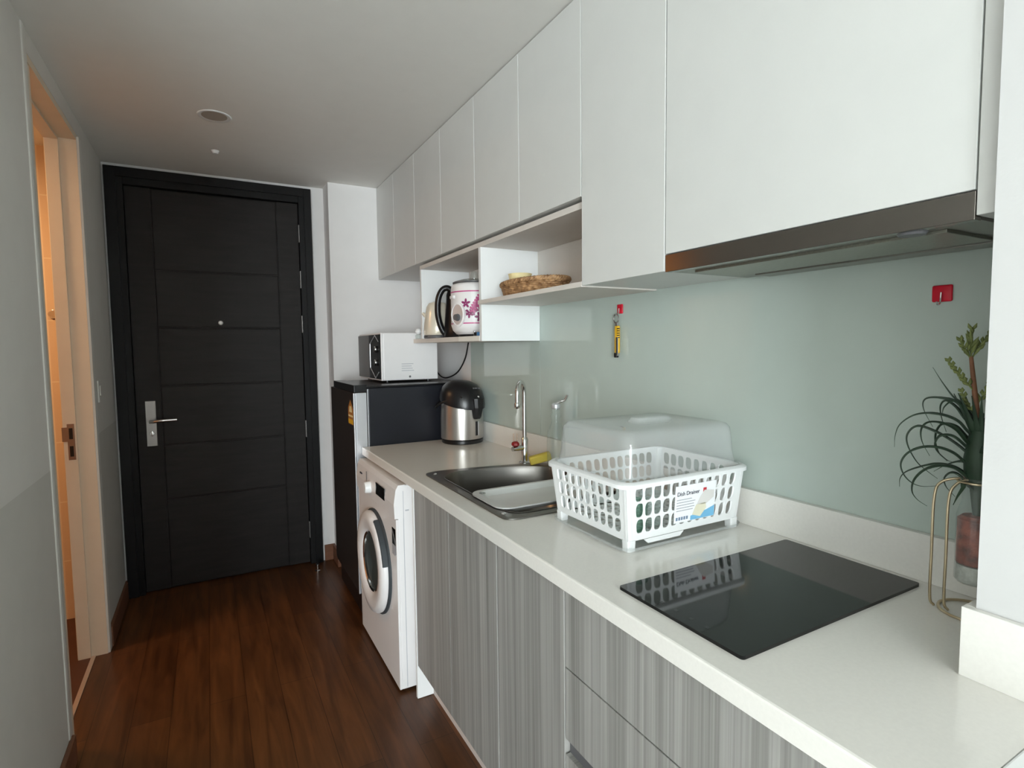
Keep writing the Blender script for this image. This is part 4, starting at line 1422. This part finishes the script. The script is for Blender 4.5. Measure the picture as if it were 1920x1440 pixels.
# glassware inside
for nm, lab_, x_, y_, m_, hh in (('drinking_glass', 'greenish drinking glass at the front of the dish drainer', 0.885, 1.005, 'greenglass', 0.075), ('drinking_glass', 'clear tumbler in the dish drainer, left of the paper label', 0.955, 1.02, 'glass', 0.08)):
    o = obj(nm, lathe(bm_new(), [(0, 0.004), (0.024, 0.004), (0.024, 0.0), (0.028, 0.0), (0.033, hh), (0.0315, hh), (0.026, 0.006), (0, 0.0055)], (x_, y_, ZF + 0.0045), 28, cap=False), M[m_], smooth=50)
    tag(o, lab_, 'glass', 'glasses in the dish drainer')

# ------------------------------------------------------------------ hooks and keys


def wall_hook(label, y, z, w, h):
    t = thing('adhesive_hook', label, 'hook', (XW, y, z - h / 2), 'red adhesive hooks on the backsplash')
    obj('pad', B(XW - 0.006, XW, y - w / 2, y + w / 2, z - h / 2, z + h / 2, 0.003, 3), M['red'], t, smooth=40)
    pts = smooth_path([(XW - 0.008, y, z + 0.002), (XW - 0.009, y, z - h * 0.35), (XW - 0.012, y, z - h * 0.62), (XW - 0.02, y, z - h * 0.68), (XW - 0.024, y, z - h * 0.5)], 5)
    obj('wire_hook', tube(bm_new(), pts, 0.0017, 8), M['chrome'], t, smooth=60)
    return t


wall_hook('red adhesive hook holding the ring of the yellow cutter', 1.484, 1.471, 0.028, 0.032)
wall_hook('empty red adhesive hook on the backsplash near the plant', 0.537, 1.439, 0.034, 0.032)
ky_, kx_ = 1.492, XW - 0.014
t = thing('yellow_cutter', 'slim yellow cutter hanging by a metal ring on the backsplash', 'cutter', (kx_, ky_, 1.30))
rg = [(kx_, ky_ + 0.013 * math.cos(a), 1.438 + 0.015 * math.sin(a)) for a in [2 * PI * k / 24 for k in range(25)]]
obj('ring', tube(bm_new(), rg, 0.002, 8, cap=False), M['steel'], t, smooth=60)
obj('swivel', B(kx_ - 0.003, kx_ + 0.003, ky_ - 0.008, ky_ + 0.001, 1.413, 1.427, 0.001), M['steel'], t)
b = B(kx_ - 0.006, kx_ + 0.006, ky_ - 0.016, ky_ + 0.003, 1.32, 1.414, 0.004, 3)
hb = obj('handle', b, M['yellow'], t, smooth=40)
b = bm_new()
for k in range(5):
    box(b, kx_ - 0.007, kx_ + 0.001, ky_ - 0.0175, ky_ - 0.0125, 1.372 + k * 0.0075, 1.3755 + k * 0.0075)
obj('grip_notches', b, M['black'], hb)
obj('blade', B(kx_ - 0.0085, kx_ - 0.005, ky_ - 0.018, ky_ - 0.009, 1.312, 1.375, 0.0008), M['chrome'], t)
obj('end_cap', B(kx_ - 0.007, kx_ + 0.004, ky_ - 0.010, ky_ + 0.004, 1.305, 1.3215, 0.002), M['black'], t)

# ------------------------------------------------------------------ plant in a hanging jar
px, py = 1.155, 0.435
t = thing('wire_stand', 'pale gold wire stand holding the plant jar', 'stand', (px, py, ZC))
ring = [(px + 0.048 * math.cos(a), py + 0.048 * math.sin(a), ZC + 0.0028) for a in [2 * PI * k / 40 for k in range(41)]]
obj('base_ring', tube(bm_new(), ring, 0.0025, 8, cap=False), M['gold'], t, smooth=60)
for dy in (-0.008, 0.014):
    b = tube(bm_new(), smooth_path([(px - 0.028, py + 0.033 + dy, ZC + 0.003), (px - 0.036, py + 0.036 + dy, ZC + 0.02), (px - 0.036, py + 0.036 + dy, ZC + 0.10), (px - 0.034, py + 0.036 + dy, ZC + 0.200), (px - 0.024, py + 0.030 + dy, ZC + 0.228), (px - 0.010, py + 0.012 + dy * 0.6, ZC + 0.238), (px + 0.01, py + dy * 0.4, ZC + 0.236)], 6), 0.0023, 8)
    obj('upright', b, M['gold'], t, smooth=60)
ring = [(px + 0.028 * math.cos(a), py + 0.028 * math.sin(a), ZC + 0.234) for a in [2 * PI * k / 32 for k in range(33)]]
obj('neck_ring', tube(bm_new(), ring, 0.0022, 8, cap=False), M['gold'], t, smooth=60)
t = thing('glass_jar', 'clear jar of red and white beads hanging in the wire stand', 'jar', (px, py, ZC + 0.055))
obj('jar_wall', lathe(bm_new(), [(0, 0.056), (0.024, 0.056), (0.028, 0.061), (0.028, 0.175), (0.021, 0.20), (0.021, 0.237), (0.0235, 0.241)], (px, py, ZC), 36, cap=False), M['glass'], t, smooth=60)
o = obj('white_beads', lathe(bm_new(), [(0, 0.058), (0.024, 0.059), (0.0265, 0.064), (0.0265, 0.088), (0, 0.09)], (px, py, ZC), 28), M['pebwhite'], t, smooth=40)
o = obj('red_beads', lathe(bm_new(), [(0, 0.0905), (0.0265, 0.0905), (0.0265, 0.168), (0.02, 0.174), (0, 0.175)], (px, py, ZC), 28), M['pebred'], t, smooth=40)
# plant
pz = ZC + 0.245
t = thing('potted_plant', 'dark green plant with thin arching leaves beside the column', 'plant', (px, py, pz))
obj('stem', lathe(bm_new(), [(0.006, -0.07), (0.012, -0.02), (0.0205, 0.002), (0.022, 0.03), (0.016, 0.07), (0.006, 0.10)], (px, py, pz), 18), M['leaf'], t, smooth=50)


def leaf_blade(pts, wd):
    n_ = len(pts)
    rad = [max(0.0006, wd * (0.8 + 0.4 * (k / n_)) * (1 - (k / (n_ - 1)) ** 2.2)) if k / n_ < 0.45 else max(0.0008, wd * (1 - (k / (n_ - 1)) ** 1.3) * 0.95 + 0.0004) for k in range(n_)]
    return tube(bm_new(), pts, rad, 6, flat=0.45)


LEAVES = [
    [(1.1469, 0.4503, 1.2218), (1.1384, 0.4663, 1.2426), (1.1302, 0.4816, 1.2477), (1.1209, 0.4991, 1.2476), (1.1171, 0.5062, 1.2395), (1.1182, 0.5042, 1.2228), (1.1242, 0.4930, 1.1957)],
    [(1.1448, 0.4496, 1.1921), (1.1366, 0.4613, 1.2094), (1.1248, 0.4782, 1.2187), (1.1111, 0.4977, 1.2209), (1.0991, 0.5148, 1.2148), (1.0888, 0.5295, 1.1978), (1.0852, 0.5346, 1.1766), (1.0850, 0.5349, 1.1569)],
    [(1.1498, 0.4510, 1.1533), (1.1444, 0.4677, 1.1695), (1.1366, 0.4917, 1.1855), (1.1281, 0.5177, 1.1942), (1.1235, 0.5320, 1.1794), (1.1235, 0.5320, 1.1582), (1.1278, 0.5187, 1.1291), (1.1332, 0.5022, 1.1124), (1.1377, 0.4882, 1.1014)],
    [(1.1415, 0.4511, 1.1388), (1.1313, 0.4632, 1.1532), (1.1177, 0.4794, 1.1615), (1.1021, 0.4980, 1.1609), (1.0885, 0.5143, 1.1492), (1.0820, 0.5219, 1.1298), (1.0853, 0.5181, 1.1094), (1.0936, 0.5082, 1.0953), (1.1036, 0.4963, 1.0902), (1.1173, 0.4800, 1.0927)],
    [(1.1516, 0.4544, 1.1176), (1.1484, 0.4725, 1.1268), (1.1442, 0.4962, 1.1263), (1.1394, 0.5236, 1.1145), (1.1363, 0.5409, 1.1025), (1.1351, 0.5480, 1.0894), (1.1350, 0.5482, 1.0742)],
    [(1.1386, 0.4497, 1.1165), (1.1268, 0.4604, 1.1279), (1.1104, 0.4752, 1.1307), (1.0941, 0.4898, 1.1225), (1.0827, 0.5001, 1.1040), (1.0808, 0.5018, 1.0835), (1.0871, 0.4961, 1.0690), (1.0986, 0.4858, 1.0579)],
    [(1.1532, 0.4560, 1.2106), (1.1519, 0.4699, 1.2312), (1.1506, 0.4853, 1.2418), (1.1499, 0.4933, 1.2330), (1.1500, 0.4921, 1.2143), (1.1508, 0.4834, 1.1853)],
    [(1.1405, 0.4471, 1.1722), (1.1271, 0.4584, 1.1942), (1.1111, 0.4719, 1.2058), (1.0939, 0.4862, 1.2073), (1.0856, 0.4932, 1.1951), (1.0870, 0.4921, 1.1732), (1.0967, 0.4839, 1.1479)],
    [(1.1479, 0.4525, 1.1056), (1.1439, 0.4624, 1.1151), (1.1402, 0.4717, 1.1145), (1.1376, 0.4781, 1.1035), (1.1389, 0.4749, 1.0890), (1.1437, 0.4630, 1.0735)],
    [(1.1350, 0.4466, 1.1030), (1.1326, 0.4480, 1.0940), (1.1255, 0.4521, 1.0795), (1.1193, 0.4556, 1.0642)],
    [(1.1488, 0.4457, 1.2228), (1.1429, 0.4559, 1.2385), (1.1357, 0.4685, 1.2506), (1.1281, 0.4816, 1.2737), (1.1204, 0.4949, 1.3016)],
    [(1.1434, 0.4498, 1.1650), (1.1320, 0.4645, 1.1821), (1.1210, 0.4785, 1.1826), (1.1162, 0.4847, 1.1697), (1.1179, 0.4824, 1.1551), (1.1265, 0.4715, 1.1405), (1.1320, 0.4644, 1.1364)],
    [(1.1550, 0.4556, 1.1813), (1.1550, 0.4715, 1.1976), (1.1550, 0.4905, 1.1991), (1.1550, 0.4997, 1.1866), (1.1550, 0.5017, 1.1673), (1.1550, 0.4951, 1.1455), (1.1550, 0.4818, 1.1326)],
    [(1.1475, 0.4510, 1.1353), (1.1428, 0.4612, 1.1369), (1.1356, 0.4765, 1.1283), (1.1290, 0.4907, 1.1151)],
    [(1.1415, 0.4485, 1.2159), (1.1313, 0.4587, 1.2407), (1.1237, 0.4663, 1.2434), (1.1164, 0.4736, 1.2331), (1.1146, 0.4754, 1.2204)],
]
for lf in LEAVES:
    obj('leaf', leaf_blade(smooth_path([(px, py, lf[0][2] - 0.02)] + lf, 6), 0.0062), M['leaf'], t, smooth=60)
L = math.radians
c = Vector((px, py, pz + 0.05))
for k, a in enumerate((150, 110, 180, 80, 200, 60)):
    d = Vector((math.cos(L(a)), math.sin(L(a)), 0))
    obj('leaf', leaf_blade(smooth_path([c, c + d * 0.02 + Vector((0, 0, 0.05)), c + d * 0.038 + Vector((0, 0, 0.09))], 6), 0.0058), M['leaf'], t, smooth=60)
for k, a in enumerate((210, 240, 275, 310, 20)):
    d = Vector((math.cos(L(a)), math.sin(L(a)), 0))
    q = 0.045 if a > 235 and a < 330 else 0.055
    c2 = Vector((px, py, pz + 0.02 + 0.012 * k))
    obj('leaf', leaf_blade(smooth_path([c2, c2 + d * q * 0.6 + Vector((0, 0, 0.035)), c2 + d * q + Vector((0, 0, 0.02)), c2 + d * q * 1.05 + Vector((0, 0, -0.03)), c2 + d * q * 0.85 + Vector((0, 0, -0.06))], 6), 0.0048), M['leaf'], t, smooth=60)
# flower stalk with feathery tips
fs = obj('flower_stalk', tube(bm_new(), [(px, py, pz + 0.06), (px - 0.003, py + 0.008, pz + 0.13), (px - 0.006, py + 0.016, pz + 0.205)], [0.0048, 0.0042, 0.003], 10), M['stalk'], t, smooth=60)
b = bm_new()
def spray(base, dirv, ln, n_, sz):
    dirv = Vector(dirv).normalized()
    base = Vector(base)
    tube(b, [base, base + dirv * ln], [0.0016, 0.0008], 6)
    for k in range(n_):
        f = 0.2 + 0.8 * k / (n_ - 1)
        q = base + dirv * ln * f
        for s in (-1, 1):
            a = random.uniform(0, PI)
            sd = Vector((math.cos(a), math.sin(a), 0)) * s
            tip = q + (dirv * 0.9 + sd * 0.55).normalized() * sz * (1.1 - 0.4 * f)
            tube(b, [q, (q + tip) / 2 + sd * 0.001, tip], [0.0015, 0.003, 0.0004], 6)
top = (px - 0.006, py + 0.016, pz + 0.20)
spray(top, (0, 0, 1), 0.05, 7, 0.02)
spray(top, (-0.35, 0.35, 1), 0.035, 5, 0.016)
spray(top, (0.5, -0.35, 1), 0.05, 6, 0.016)
spray((px - 0.004, py + 0.010, pz + 0.145), (-0.75, 0.65, 1.3), 0.065, 7, 0.013)
spray((px - 0.002, py + 0.005, pz + 0.095), (-0.55, 0.45, 1.4), 0.055, 6, 0.012)
spray((px - 0.003, py + 0.007, pz + 0.12), (0.6, -0.4, 1.3), 0.06, 6, 0.012)
obj('flower_spray', b, M['bud'], fs, smooth=60)
